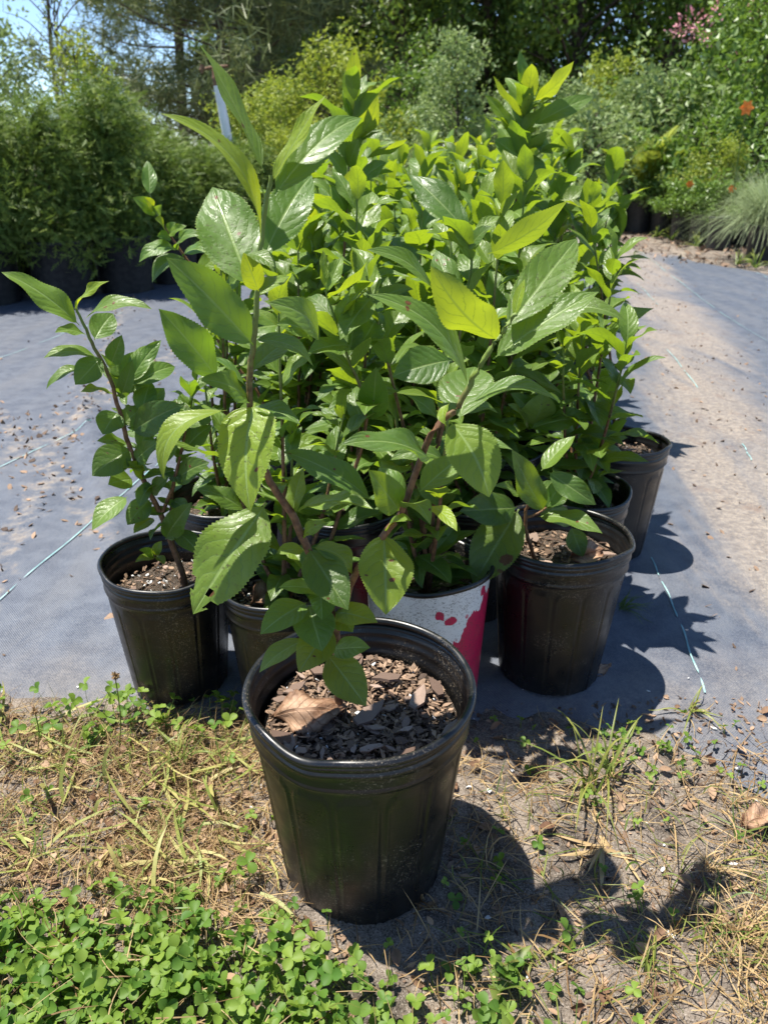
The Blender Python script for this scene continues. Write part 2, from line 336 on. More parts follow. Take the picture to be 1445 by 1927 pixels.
# ------------------------------------------------------------------ ground
def hills(x, y):
    return (.010 * np.sin(9 * x + 3 * np.sin(7 * y)) * np.sin(11 * y + 2 * np.sin(5 * x)) + .006 * np.sin(31 * x + 9 * y) * np.sin(27 * y - 13 * x + 1.3) + .003 * np.sin(83 * x + 40 * y) * np.sin(71 * y - 60 * x))
def cloth_front(x): return 1.215 - .05 * np.clip((x - .05) * 4, 0, 1) + .02 * np.sin(7 * x) + .012 * np.sin(23 * x + 1) - np.clip(x - .5, 0, 1) * .95 + np.clip(-.55 - x, 0, 1) * .05
def ground_z(x, y):
    k = np.clip((cloth_front(x) + .03 - y) / .10, 0, 1); k = k * k * (3 - 2 * k)
    return -.016 + k * (.012 + hills(x, y))
xs = np.unique(np.concatenate([np.linspace(-.95, .95, 170), np.array([-600, -200, -80, -40, -20, -10, -6, -4, -3, -2, -1.4, 1.4, 2, 3, 4, 6, 10, 20, 40, 80, 200, 600.])]))
ys = np.unique(np.concatenate([np.linspace(.28, 1.42, 110), np.array([-300, -60, -20, -8, -3, -1, 0., 1.7, 2.2, 3, 4, 6, 8, 10, 14, 20, 40, 80, 200, 700.])]))
X, Y = np.meshgrid(xs, ys); Z = ground_z(X, Y)
link('ground', mesh_np('ground', np.stack([X, Y, Z], -1), grid_faces(len(xs), len(ys))), M['soil'])['kind'] = 'structure'
def cloth_z(x, y):
    l = x - .13 * y
    k = np.clip((y - cloth_front(x)) / .09, 0, 1)
    fold = .020 * np.exp(-((x + .42 * y - .05) / .03) ** 2) * (x < -.45) + .010 * np.exp(-((x - .16 * y - .95 - .03 * np.sin(3 * y)) / .035) ** 2) + .010 * np.exp(-((x - .14 * y - 1.52 - .04 * np.sin(2 * y)) / .04) ** 2)
    return -.022 + .012 * np.sin(19 * x + 2 * np.sin(31 * x)) * (1 - k) + k * (.026 + .003 * np.sin(6 * l + 2 * np.sin(1.3 * y)) * np.sin(2.1 * y + 3 * l) + .0018 * np.sin(23 * l + 4 * np.sin(3 * y)) + .002 + fold * np.clip((y - 1.3) * 4, 0, 1))
s = np.linspace(0, 1, 260); tt = np.linspace(0, 1, 230) ** 1.9
S_, T_ = np.meshgrid(s, tt)
yb = 10.4
Xl = -6.0; Xr0 = 5.5
Yc = 1.1 + T_ * (yb - 1.1)
Xr = np.where(Yc > 6.6, np.maximum(2.55, 5.5 - (Yc - 6.6) * 3.0), 5.5); Xr = np.where(Yc > 7.3, 3.4 - (Yc - 7.3) * .30 + .06 * np.sin(6 * Yc), Xr)
sx = np.sign(S_ - .5) * np.abs(2 * S_ - 1) ** 1.6
Xc = np.where(sx < 0, -sx * Xl, sx * Xr)
yf = cloth_front(Xc); Yc = yf + T_ * (yb - yf)
link('ground_cloth', mesh_np('ground_cloth', np.stack([Xc, Yc, cloth_z(Xc, Yc)], -1), grid_faces(260, 230)), M['cloth'])['kind'] = 'structure'
cloth = bpy.data.objects['ground_cloth']
def thread(pts, wd=.0042):
    P = np.array(pts, float); Pp = []
    for a, b_ in zip(P[:-1], P[1:]):
        for k in np.linspace(0, 1, 24, endpoint=False): Pp.append(a + (b_ - a) * k)
    Pp.append(P[-1]); Pp = np.array(Pp); d = np.gradient(Pp, axis=0); d = nrm(d); n = np.stack([d[:, 1], -d[:, 0]], -1)
    Pp += n * (.0018 * np.sin(np.arange(len(Pp)) * .45))[:, None]
    keep = (np.sin(np.arange(len(Pp)) * .37 + 5 * P[0, 0]) > -.93)
    w_ = wd * keep[:, None] * (.55 + .45 * np.abs(np.sin(np.arange(len(Pp)) * .6 + P[0, 0])))[:, None]
    A, B = Pp - n * w_ / 2, Pp + n * w_ / 2
    V = np.stack([np.concatenate([A, B], -1).reshape(-1, 2, 2)], 0).reshape(-1, 2)
    V = np.concatenate([V, (cloth_z(V[:, 0], V[:, 1]) + .004)[:, None]], -1)
    link('marker_thread', mesh_np('marker_thread', V, grid_faces(2, len(Pp))), M['thread'], cloth)
for p in ([(.645, 1.25), (.69, 1.55), (.715, 1.82)], [(1.19, 2.05), (1.205, 2.12)], [(1.44, 3.45), (1.56, 4.23)], [(1.30, 2.55), (1.34, 2.72)], [(2.17, 4.3), (2.33, 5.8), (2.78, 8.8)],
          [(-.955, 1.5), (-.86, 2.06), (-.78, 2.6)], [(-1.36, 2.4), (-1.17, 2.95)], [(-2.05, 3.9), (-1.75, 5.4)], [(3.2, 6.2), (3.35, 7.2)], [(1.95, 5.6), (2.1, 6.6)]): thread(p)

# ------------------------------------------------------------------ nursery pots
def pot_profile(lo=44):
    pr = []
    for z in np.linspace(0, .79, lo): pr.append((.37 + (.462 - .37) * (z / .84), z))
    pr += [(.460, .805), (.466, .812), (.477, .818), (.4785, .826), (.474, .834), (.4735, .842), (.476, .870), (.4765, .886), (.483, .892), (.4845, .902), (.4835, .910), (.477, .916), (.4765, .922), (.484, .928), (.4855, .936), (.484, .944), (.479, .950)]
    return pr
def pot_inner():
    return [(.477, .955), (.475, .93), (.474, .925), (.464, .915), (.463, .905), (.4635, .885), (.456, .878), (.4555, .86), (.4555, .835), (.446, .825), (.4455, .80), (.444, .70), (.36, .012), (.0, .012)]
def rim_profile():
    a = np.linspace(-2.6, 2.6, 11); return [(.485 + .0175 * math.cos(t) - .003, .966 + .017 * math.sin(t)) for t in np.linspace(-1.9, 4.4, 16)]
def pot_warp(seed, dent, flute=True):
    r_ = random.Random(seed); p1, p2, p3 = [r_.uniform(0, 6.28) for _ in range(3)]; a2 = r_.uniform(.006, .016)
    def wf(r, z, T):
        if flute:
            np_ = 14; fr = np.abs(((T * np_ / (2 * math.pi)) % 1) - .5); hw = .40
            zt = np.clip((z - .70) / .07, 0, 1); hw2 = hw * np.sqrt(np.clip(1 - zt ** 2, 0, 1))
            mk = np.clip((hw2 - fr) / .09, 0, 1); mk = mk * mk * (3 - 2 * mk) * (z < .775) * np.clip(z / .05, 0, 1)
            ridge = np.exp(-((fr - hw2) / .04) ** 2) * (z < .765) * (hw2 > .05)
            r = r + (r > .1) * (.0050 * mk + .0070 * ridge)
        k = np.clip(z, 0, 1) ** 2
        r = r * (1 + a2 * k * np.sin(2 * T + p1) + .005 * k * np.sin(3 * T + p2))
        dz = .012 * np.sin(2 * T + p3)
        for (ang, wd, dr, ddz) in dent:
            e = np.exp(-(((T - ang + math.pi) % (2 * math.pi) - math.pi) / wd) ** 2); r = r * (1 + dr * e * k); dz = dz + ddz * e
        return r, z + dz * np.clip((z - .6) / .4, 0, 1)
    return wf
pot_lib = []
DENTS = [[(R(-118), .30, -.02, -.05), (R(-75), .5, .012, -.012), (R(30), .3, -.012, .012)], [(R(-150), .3, -.015, .02), (R(-60), .5, .0, -.03)], [(R(-40), .35, .02, -.03), (R(170), .4, -.03, .0)], [(R(60), .4, -.02, .02), (R(-100), .4, -.01, -.02)]]
for i in range(4):
    n = 420 if i == 0 else 280
    wf = pot_warp(i * 3 + 1, DENTS[i])
    V1, Q1 = lathe(pot_profile(), n, wf); V2, Q2 = lathe(pot_inner(), n, pot_warp(i * 3 + 1, DENTS[i], False))
    a = Acc(); a.add(V1, Q1); a.add(V2, Q2)
    # join outer top ring to the inner top ring
    o1 = (len(pot_profile()) - 1) * n; o2 = len(V1); j = np.arange(n); a.Q.append(np.stack([o1 + j, o1 + (j + 1) % n, o2 + (j + 1) % n, o2 + j], -1))
    body = a.mesh('pot_wall'); body.materials.append(M['pot'])
    Vr, Qr = lathe(rim_profile(), n, pot_warp(i * 3 + 1, DENTS[i], False)); rim = mesh_np('pot_rim', Vr, Qr); rim.materials.append(M['pot'])
    # a smooth wall for the white pot
    Vs, Qs = lathe([(.415 + (.468 - .415) * z, z) for z in np.linspace(0.015, .95, 30)], n, pot_warp(i * 3 + 1, DENTS[i], False)); sm = mesh_np('smooth_wall', Vs, Qs); sm.materials.append(M['white'])
    rr = np.linspace(0, 1, 34); th = np.linspace(0, 2 * math.pi, 72, endpoint=False); RR, TH = np.meshgrid(rr, th, indexing='ij')
    r_ = random.Random(i); ph = [r_.uniform(0, 6) for _ in range(6)]
    xx, yy = .462 * RR * np.cos(TH), .462 * RR * np.sin(TH)
    zz = .020 * np.sin(7 * xx + ph[0]) * np.sin(8 * yy + ph[1]) + .016 * np.sin(23 * xx + ph[2] + 5 * yy) * np.sin(19 * yy + ph[3]) + .006 * np.sin(71 * xx + ph[4]) * np.sin(67 * yy + ph[5])
    soil = mesh_np('soil', np.stack([xx, yy, zz], -1), grid_faces(72, 34, True)); soil.materials.append(M['mix'])
    pot_lib.append((body, rim, soil, sm))
# chip meshes
chip_lib = []
for i in range(10):
    k = 7; an = np.sort(rng.uniform(0, 2 * math.pi, k)); an = np.linspace(0, 2 * math.pi, k, endpoint=False) + rng.uniform(-.42, .42, k)
    rad = rng.uniform(.32, .62, k) * (1 + .3 * (np.cos(an * 2) > .3)); el = rng.uniform(.35, .9)
    top = np.stack([rad * np.cos(an), rad * np.sin(an) * el, rng.uniform(.06, .13, k)], -1); bot = top * [1.02, 1.02, 0] + [0, 0, -.06]
    V = np.concatenate([top, bot, [[0, 0, .13], [0, 0, -.07]]]); F = []
    for j in range(k):
        j2 = (j + 1) % k; F += [(j, j2, 2 * k), (j + k, 2 * k + 1, j2 + k), (j, j + k, j2), (j2, j + k, j2 + k)]
    me = mesh_np('bark_chip', V, F, smooth=False); me.materials.append(M['chip']); chip_lib.append((me, V, np.array(F)))
def stuff_bits(name, xyz, size, mats, parent=None, zflat=.5, lib=range(10)):
    a = Acc(); lib = list(lib); pick = rng.integers(0, len(lib), len(xyz))
    for k in range(len(lib)):
        sel = np.where(pick == k)[0]
        if not len(sel): continue
        ax = rand_dir(len(sel)); ax[:, 2] *= .35; nn = rand_dir(len(sel), 2.0); Ms = frames(nrm(ax), nn)
        S = size[sel][:, None] * np.stack([np.ones(len(sel)), rng.uniform(.5, 1.6, len(sel)), np.full(len(sel), zflat)], -1)
        V, Q = instances(chip_lib[lib[k]][1], chip_lib[lib[k]][2], Ms, S, xyz[sel]); a.add(V, Q, np.repeat(rng.uniform(0, 1, len(sel)), len(chip_lib[lib[k]][1])))
    o = link(name, a.mesh(name, False), mats, parent); o['kind'] = 'stuff'; return o
pots = {}
def make_pot(key, x, y, D, h, variant, label, group=None, white=False, fill=.78, rz=0., bits=160, chips=0, perl=25, big=False):
    z0 = float(max(ground_z(np.array(x), np.array(y)), cloth_z(np.array(x), np.array(y)) if y > cloth_front(np.array(x)) + .02 else -1)) - (.004 if y < 1.1 else 0)
    root = empty('nursery_pot', (x, y, z0), label, 'pot', group, 0)
    body, rim, soil, sm = pot_lib[variant]
    ws = link('pot_wall', body, None, root)
    if white:
        a = link('printed_wall', sm, None, root); a.scale = (D * 1.012, D * 1.012, h); ws.scale = (D * .94, D * .94, h)
        rm = link('rim', rim, None, root); rm.scale = (D, D, h); 
    else:
        ws.scale = (D, D, h); rm = link('rim', rim, None, root); rm.scale = (D, D, h)
    sl_ = link('soil', soil, None, root); fr_ = (.37 + .11 * fill) / .475; sl_.scale = (D * .955 * fr_, D * .955 * fr_, h * .5); sl_.location = (0, 0, h * fill)
    for o in (ws, rm, sl_): o.rotation_euler = (0, 0, rz)
    rs = D * .40
    def pts(n, kr=1.0):
        r_ = rs * np.sqrt(rng.uniform(0, 1, n)) * kr; t_ = rng.uniform(0, 6.283, n); return np.stack([r_ * np.cos(t_), r_ * np.sin(t_), h * fill + .006 + rng.uniform(-.004, .006, n)], -1)
    if bits: stuff_bits('bark_bits', pts(bits), rng.uniform(.003, .013, bits), M['chipstuff'], root)
    if perl: stuff_bits('perlite', pts(perl), rng.uniform(.003, .007, perl), M['perlite'], root, 1.6)
    for p in pts(chips):
        c = link('bark_chip', chip_lib[rng.integers(10)][0], None, root, tuple(p + np.array([0, 0, .007])))
        c.scale = np.array([1, rng.uniform(.6, 1.6), .5]) * min(.034, .011 + .011 * rng.exponential()); c.rotation_euler = (rng.uniform(-.35, .35), rng.uniform(-.35, .35), rng.uniform(0, 6.28))
    pots[key] = (x, y, z0 + h * fill, D)
    return root
front_pot = make_pot('F', -.033, .871, .323, .347, 0, 'largest black ribbed pot with dented rim, foremost on the bare soil', bits=2600, chips=48, perl=80, fill=.80)
make_pot('L', -.423, 1.315, .253, .289, 1, 'black ribbed pot at the left corner of the block, bare cloth beside it', bits=260, chips=14, perl=60, fill=.74)
make_pot('M', -.187, 1.235, .229, .307, 2, 'narrow black pot with a dry curled leaf inside, left of the white pot', bits=300, chips=20, perl=20, fill=.80)
make_pot('W', .084, 1.285, .251, .303, 3, 'white pot with splashed crimson print behind the foremost black pot', white=True, bits=220, chips=6, perl=60, fill=.74)
make_pot('R', .348, 1.348, .273, .325, 2, 'soil speckled black pot right of the white pot, grass tuft beside it', bits=320, chips=18, perl=20, fill=.80, rz=.4)
make_pot('S', .613, 1.90, .263, .322, 1, 'black pot standing out on the right side of the block, thin brown stem inside', bits=340, chips=10, perl=30, fill=.82, rz=2)
make_pot('B', -.36, 1.60, .25, .30, 3, 'black pot tucked behind the left corner pot, soil showing through leaves', bits=160, chips=4, perl=20, fill=.8, rz=1)
make_pot('C', -.08, 1.54, .25, .30, 1, 'dark shaded pot just behind the gap between narrow and white pots', bits=120, perl=20, rz=3)
make_pot('D', .20, 1.60, .25, .30, 2, 'dark shaded pot just behind the gap between white and speckled pots', bits=120, perl=20, rz=4)
make_pot('E', .445, 1.625, .245, .30, 3, 'dark pot between the speckled pot and the pot with the thin brown stem', bits=120, perl=20, rz=5)

# ------------------------------------------------------------------ tea leaves
def leaf_mesh(name, L, Wd, bow=.1, side=0., fold=.18, nv=44, nu=7, serr=.045, quilt=.004, twist=0., holes=(), brown=(), und=.02, seed=0, shape=1.0, crumple=0.0):
    r_ = random.Random(seed); v = np.linspace(0, 1, nv); u = np.linspace(-1, 1, nu)
    Vv, Uu = np.meshgrid(v, u, indexing='ij')
    vs = np.clip((v - .05) / .95, 0, 1)
    prof = np.sin(math.pi * vs ** (.86 * shape)) ** .74 * (1 - .22 * vs ** 4)
    tip = np.clip((1 - vs) / .12, 0, 1) ** .35; prof = prof * (.25 + .75 * tip)
    prof = np.maximum(prof, .035 * (v < .2)); prof[-1] = .0
    hw = prof[:, None] * Wd / 2
    if serr: hw = hw * (1 + serr * ((np.arange(nv) % 2) * 2 - 1)[:, None] * (np.abs(Uu) > .99) * (vs[:, None] > .1))
    ph = [r_.uniform(0, 6.28) for _ in range(3)]
    x = Uu * hw; y = Vv * L
    z = fold * np.abs(Uu) ** 1.3 * hw - .06 * fold * hw
    z = z + quilt * L * np.sin(math.pi * np.clip(np.abs(Uu), 0, 1)) * np.cos(2 * math.pi * (7 * Vv - .8 * np.abs(Uu) - 1.2 * Uu ** 2 + .45 * (Uu > 0) + .25 * np.sin(5 * Vv + ph[2]))) * prof[:, None] * .5
    z = z + und * L * Uu ** 2 * np.sin(2 * math.pi * 1.7 * Vv + ph[0] + np.sign(Uu) * ph[1]) * prof[:, None]
    if crumple:
        for q_ in range(5): z = z + crumple * L * .4 / (q_ + 1) * np.sin((3 + 3.1 * q_) * Vv + r_.uniform(0, 6) + r_.uniform(-4, 4) * Uu) * np.sin((1.5 + 1.7 * q_) * Uu + r_.uniform(0, 6))
    if twist:
        a = twist * (Vv - .3); x, z = x * np.cos(a) - z * np.sin(a), x * np.sin(a) + z * np.cos(a)
    # bend the blade along an arc
    bz = bow * 4 * L * Vv * (1 - Vv) * (1 + .25 * (Vv - .5)); dz = bow * 4 * (1 - 2 * Vv); nl = np.sqrt(1 + dz ** 2)
    y2 = y - z * dz / nl; z2 = bz + z / nl
    x = x + side * 4 * L * Vv * (1 - Vv)
    P = np.stack([x, y2, z2], -1).reshape(-1, 3); Q = grid_faces(nu, nv)
    uv = np.stack([(Uu + 1) / 2, Vv], -1).reshape(-1, 2)
    br = np.zeros(len(P))
    for (bu, bv, rr_) in brown:
        br = np.maximum(br, np.clip(1.3 - np.hypot((uv[:, 0] - bu) * Wd, (uv[:, 1] - bv) * L) / (rr_ * L), 0, 1))
    if holes:
        c = uv[Q].mean(1); keep = np.ones(len(Q), bool)
        for (hu, hv, ru, rv) in holes: keep &= ((c[:, 0] - hu) / ru) ** 2 + ((c[:, 1] - hv) / rv) ** 2 > 1
        Q = Q[keep]
    me = mesh_np(name, P, Q, uv, {'brown': br}); me.materials.append(M['tea']); return me
leaf_lib = {'near': [], 'far': []}
for i in range(16):
    leaf_lib['near'].append(leaf_mesh('leaf', 1, rng.uniform(.37, .46), rng.uniform(.03, .24), rng.uniform(-.06, .06), rng.uniform(.1, .45), 40, 7, .035, seed=i, und=rng.uniform(.01, .06), twist=rng.uniform(-.5, .5)))
    leaf_lib['far'].append(leaf_mesh('leaf', 1, rng.uniform(.36, .45), rng.uniform(.03, .24), rng.uniform(-.06, .06), rng.uniform(.1, .45), 9, 4, 0, 0, seed=i, und=rng.uniform(.01, .05), twist=rng.uniform(-.5, .5)))
def leaf_color(o, young, bright=1.0, blotch=0.0): o.color = (young, bright, blotch, 1)
def hero_leaf(parent, bx, by, tx, ty, Wp, Yb, Yt, t=20., bow=.08, young=.15, bright=1., fold=.18, side=0., label=None, blotch=0., **k):
    B, T = at(bx, by, Yb), at(tx, ty, Yt); a = T - B; L = a.length; mid = (B + T) / 2
    Wd = Wp * depth(mid) / FPX; ya = a / L
    cdir = (Vector((0, 0, CAM_H)) - mid).normalized(); n0 = (cdir - ya * cdir.dot(ya)).normalized()
    up = ya.cross(n0)
    if up.dot(Vector((0, SP, CP))) < 0: up = -up
    n = n0 * math.cos(R(t)) + up * math.sin(R(t)); x = ya.cross(n)
    k.setdefault('und', random.uniform(.01, .055)); k.setdefault('twist', random.uniform(-.28, .28)); side = side or random.uniform(-.035, .035)
    if 'brown' not in k and random.random() < .3: k['brown'] = [(random.uniform(.1, .9), random.uniform(.3, .95), random.uniform(.012, .04)) for _ in range(random.randint(1, 4))]
    me = leaf_mesh('leaf', L, Wd, bow, side, fold, 66, 9, .032, .0045, seed=int(bx * 7 + ty), **k)
    o = bpy.data.objects.new('leaf', me); COL.objects.link(o); o.parent = parent
    o.matrix_local = Matrix.Translation(-parent.location) @ Matrix(((x.x, ya.x, n.x, B.x), (x.y, ya.y, n.y, B.y), (x.z, ya.z, n.z, B.z), (0, 0, 0, 1)))
    leaf_color(o, min(1, young + random.uniform(.0, .16)), bright * random.uniform(.9, 1.2), max(blotch, .8 * (random.random() < .25)))
    if label: o['label'] = label
    return o
def stem_obj(parent, paths, name='stem', n=8):
    """paths: list of (points in world, radii, tint at base, tint at tip)"""
    a = Acc()
    for pts, r0, r1, t0, t1 in paths:
        P = smooth_path(np.array([tuple(p) for p in pts]), 5); k = np.linspace(0, 1, len(P))
        P = P + rng.normal(size=P.shape) * r1 * .25
        V, Q = tube(P, r0 + (r1 - r0) * k, n); a.add(V - np.array(parent.location), Q, np.repeat(t0 + (t1 - t0) * k, n))
    return link(name, a.mesh(name), M['stem'], parent)
def place_leaf(parent, B, axis, normal, L, young, lib='near', bright=1.0, blotch=0.):
    o = bpy.data.objects.new('leaf', random.choice(leaf_lib[lib])); COL.objects.link(o); o.parent = parent
    y = axis.normalized(); z = (normal - y * normal.dot(y)).normalized(); x = y.cross(z); B = B - parent.location
    o.matrix_local = Matrix(((x.x * L, y.x * L, z.x * L, B.x), (x.y * L, y.y * L, z.y * L, B.y), (x.z * L, y.z * L, z.z * L, B.z), (0, 0, 0, 1)))
    leaf_color(o, young, bright, blotch); return o
def leafy(parent, path, n, L0, L1, v0=.15, lib='near', up0=5, up1=52, y0=.1, y1=.5, spread=1.0):
    P = smooth_path(np.array([tuple(p) for p in path]), 8); ph = random.uniform(0, 6.28)
    for i in range(n):
        v = v0 + (1 - v0) * (i + random.random() * .5) / n; v = min(v, 1); f = v * (len(P) - 1); k = min(int(f), len(P) - 2); B = Vector(P[k] + (P[k + 1] - P[k]) * (f - k))
        az = ph + i * 2.4 + random.uniform(-.4, .4); el = R(up0 + (up1 - up0) * v ** 2 + random.uniform(-30, 20))
        ax = Vector((math.cos(az) * math.cos(el), math.sin(az) * math.cos(el), math.sin(el)))
        nn = Vector((-math.cos(az) * math.sin(el), -math.sin(az) * math.sin(el), math.cos(el))) + Vector((random.gauss(0, .3), random.gauss(0, .3), .1))
        L = random.uniform(L0, L1) * (1.0 if v < .9 else .75); yg = y0 + (y1 - y0) * v ** 2 + random.uniform(-.1, .15)
        if random.random() < .04: yg += .3
        place_leaf(parent, B, ax, nn, L, min(max(yg, 0), 1), lib, random.uniform(.8, 1.2))

GR = 'tea plants standing in nursery pots'
# ---- the front plant
F = empty('tea_plant', (-.05, .875, pots['F'][2]), 'big leaved tea plant with two leaning stems in the foremost pot', 'tea plant', GR)
base = Vector((at(628, 1268, .86).x + .006, .872, pots['F'][2] - .02))
fork = at(632, 1190, .86)
stem_obj(F, [([base, fork], .0064, .006, .0, .0),
             ([fork, at(612, 1110, .865), at(580, 1034, .87), at(548, 965, .875), at(508, 905, .88), at(478, 830, .885), at(469, 740, .885), at(478, 640, .885), at(484, 560, .885), at(492, 450, .885), at(510, 330, .885)], .0060, .0024, -.1, .95),
             ([fork, at(669, 1079, .86), at(735, 992, .86), at(758, 955, .86), at(812, 818, .86), at(862, 765, .86), at(890, 712, .855), at(925, 655, .85), at(950, 618, .85), at(968, 590, .85)], .0052, .0024, -.1, 1.1)])
HL = [  # base px, tip px, true width px, Y of base, Y of tip, turn, bow, young, bright
 (497,325,370,75,62,.885,.93,60,.03,.35,.8),(491,455,301,213,75,.88,.82,62,.20,.75,1.),(511,345,614,178,44,.885,.90,55,.03,1.,1.),
 (513,372,680,222,82,.88,.97,34,.12,.12,1.),(474,545,400,352,118,.885,.985,8,.06,.10,1.),(497,485,587,330,84,.885,.985,10,.06,.10,1.),
 (477,650,313,484,98,.88,.84,28,.06,.06,.9),(410,712,299,581,78,.86,.83,20,.05,.06,.9),(469,758,374,714,60,.885,.84,48,.16,.1,1.),
 (463,727,350,680,45,.885,.90,75,.2,.0,1.),(498,925,300,830,20,.885,.84,70,.1,.2,.8),
 (487,548,458,475,46,.88,.86,15,.05,.65,1.),(465,478,520,508,40,.87,.84,50,.12,.25,1.),
 (480,560,545,520,40,.885,.93,50,.1,.4,1.),(600,640,503,570,66,.80,.76,42,.2,.15,1.),
 (478,640,590,690,60,.89,.90,60,.16,.1,1.),(472,700,560,640,60,.89,.95,50,.1,.12,1.),(470,770,565,800,60,.89,.86,55,.12,.1,.9),
 (700,940,533,850,66,.86,.88,40,.08,.05,.8),(556,966,702,958,62,.875,.82,62,.12,.3,1.),(551,970,572,880,40,.875,.90,30,.05,.45,1.),
 (572,1035,520,1042,34,.87,.85,40,.1,.4,1.),(568,1012,618,985,34,.87,.86,45,.12,.5,1.),(581,1033,655,1148,82,.865,.795,12,.07,.02,.75),
 (588,1030,662,1080,62,.87,.86,55,.22,.35,1.),(602,1115,524,1106,40,.86,.81,45,.1,.2,1.),(577,1134,490,1194,66,.855,.80,30,.12,.18,1.),
 (581,1138,606,1226,80,.855,.80,10,.08,.0,.85),(603,1110,606,1168,54,.86,.81,15,.08,.04,.9),(574,1204,488,1266,54,.85,.81,45,.1,.2,1.1),
 (624,1180,562,1266,70,.855,.80,8,.08,.5,.9),(626,1222,697,1219,48,.855,.82,28,.06,.02,.9),(616,1232,689,1329,76,.85,.79,5,.05,.35,.85),
 (630,1152,711,1172,56,.86,.82,30,.1,.5,1.),(632,1158,664,1190,48,.86,.82,10,.08,.45,.9),
 (723,1003,726,1157,104,.865,.79,14,.06,.6,1.05),(727,1002,775,980,34,.86,.82,65,.15,.35,1.),(752,962,693,884,66,.86,.83,22,.08,.3,1.),(757,945,713,881,60,.86,.90,5,.06,.2,1.),
 (760,959,810,988,52,.86,.80,58,.25,.25,1.),(812,952,860,1000,34,.86,.80,35,.1,.85,1.),(789,926,870,860,60,.86,.92,25,.08,.2,1.1),
 (812,866,640,838,74,.86,.80,52,.14,.12,1.),(846,793,920,936,104,.85,.80,24,.10,.4,1.),(864,790,893,690,104,.87,.97,16,.05,.12,1.),
 (884,760,1051,757,66,.86,.84,62,.2,.1,1.),(881,730,690,554,72,.86,.82,52,.16,.1,1.),(938,640,810,500,92,.85,.79,152,-.10,.58,1.),
 (950,622,1086,449,86,.85,.965,16,.05,.22,1.),(968,595,987,525,22,.85,.86,30,.03,1.,1.),(927,676,1126,549,84,.85,.88,40,.06,.15,1.),
 (1028,594,1174,602,62,.93,.90,62,.16,.2,1.),(849,678,738,709,78,.90,.88,22,.06,.0,.8),(845,760,838,800,30,.855,.83,50,.2,.7,1.),
]
for q in HL: hero_leaf(F, *q)
hero_leaf(F, 480, 758, 472, 964, 116, .875, .80, 20, .09, .8, 1.1, blotch=1., shape=.68, label='big yellowing leaf with dark specks, hanging at the middle of the plant', fold=.12)
hero_leaf(F, 502, 946, 364, 1156, 132, .88, .80, 24, .07, .28, 1.05, holes=[(.40, .80, .07, .032), (.50, .86, .045, .02), (.14, .88, .10, .045), (.97, .80, .10, .05)], brown=[(.40, .80, .04)], label='large hanging leaf eaten into holes near its tip', fold=.10)
hero_leaf(F, 428, 772, 309, 902, 66, .86, .82, 58, .30, .85, 1., label='yellow leaf folded down at its middle', twist=.5)

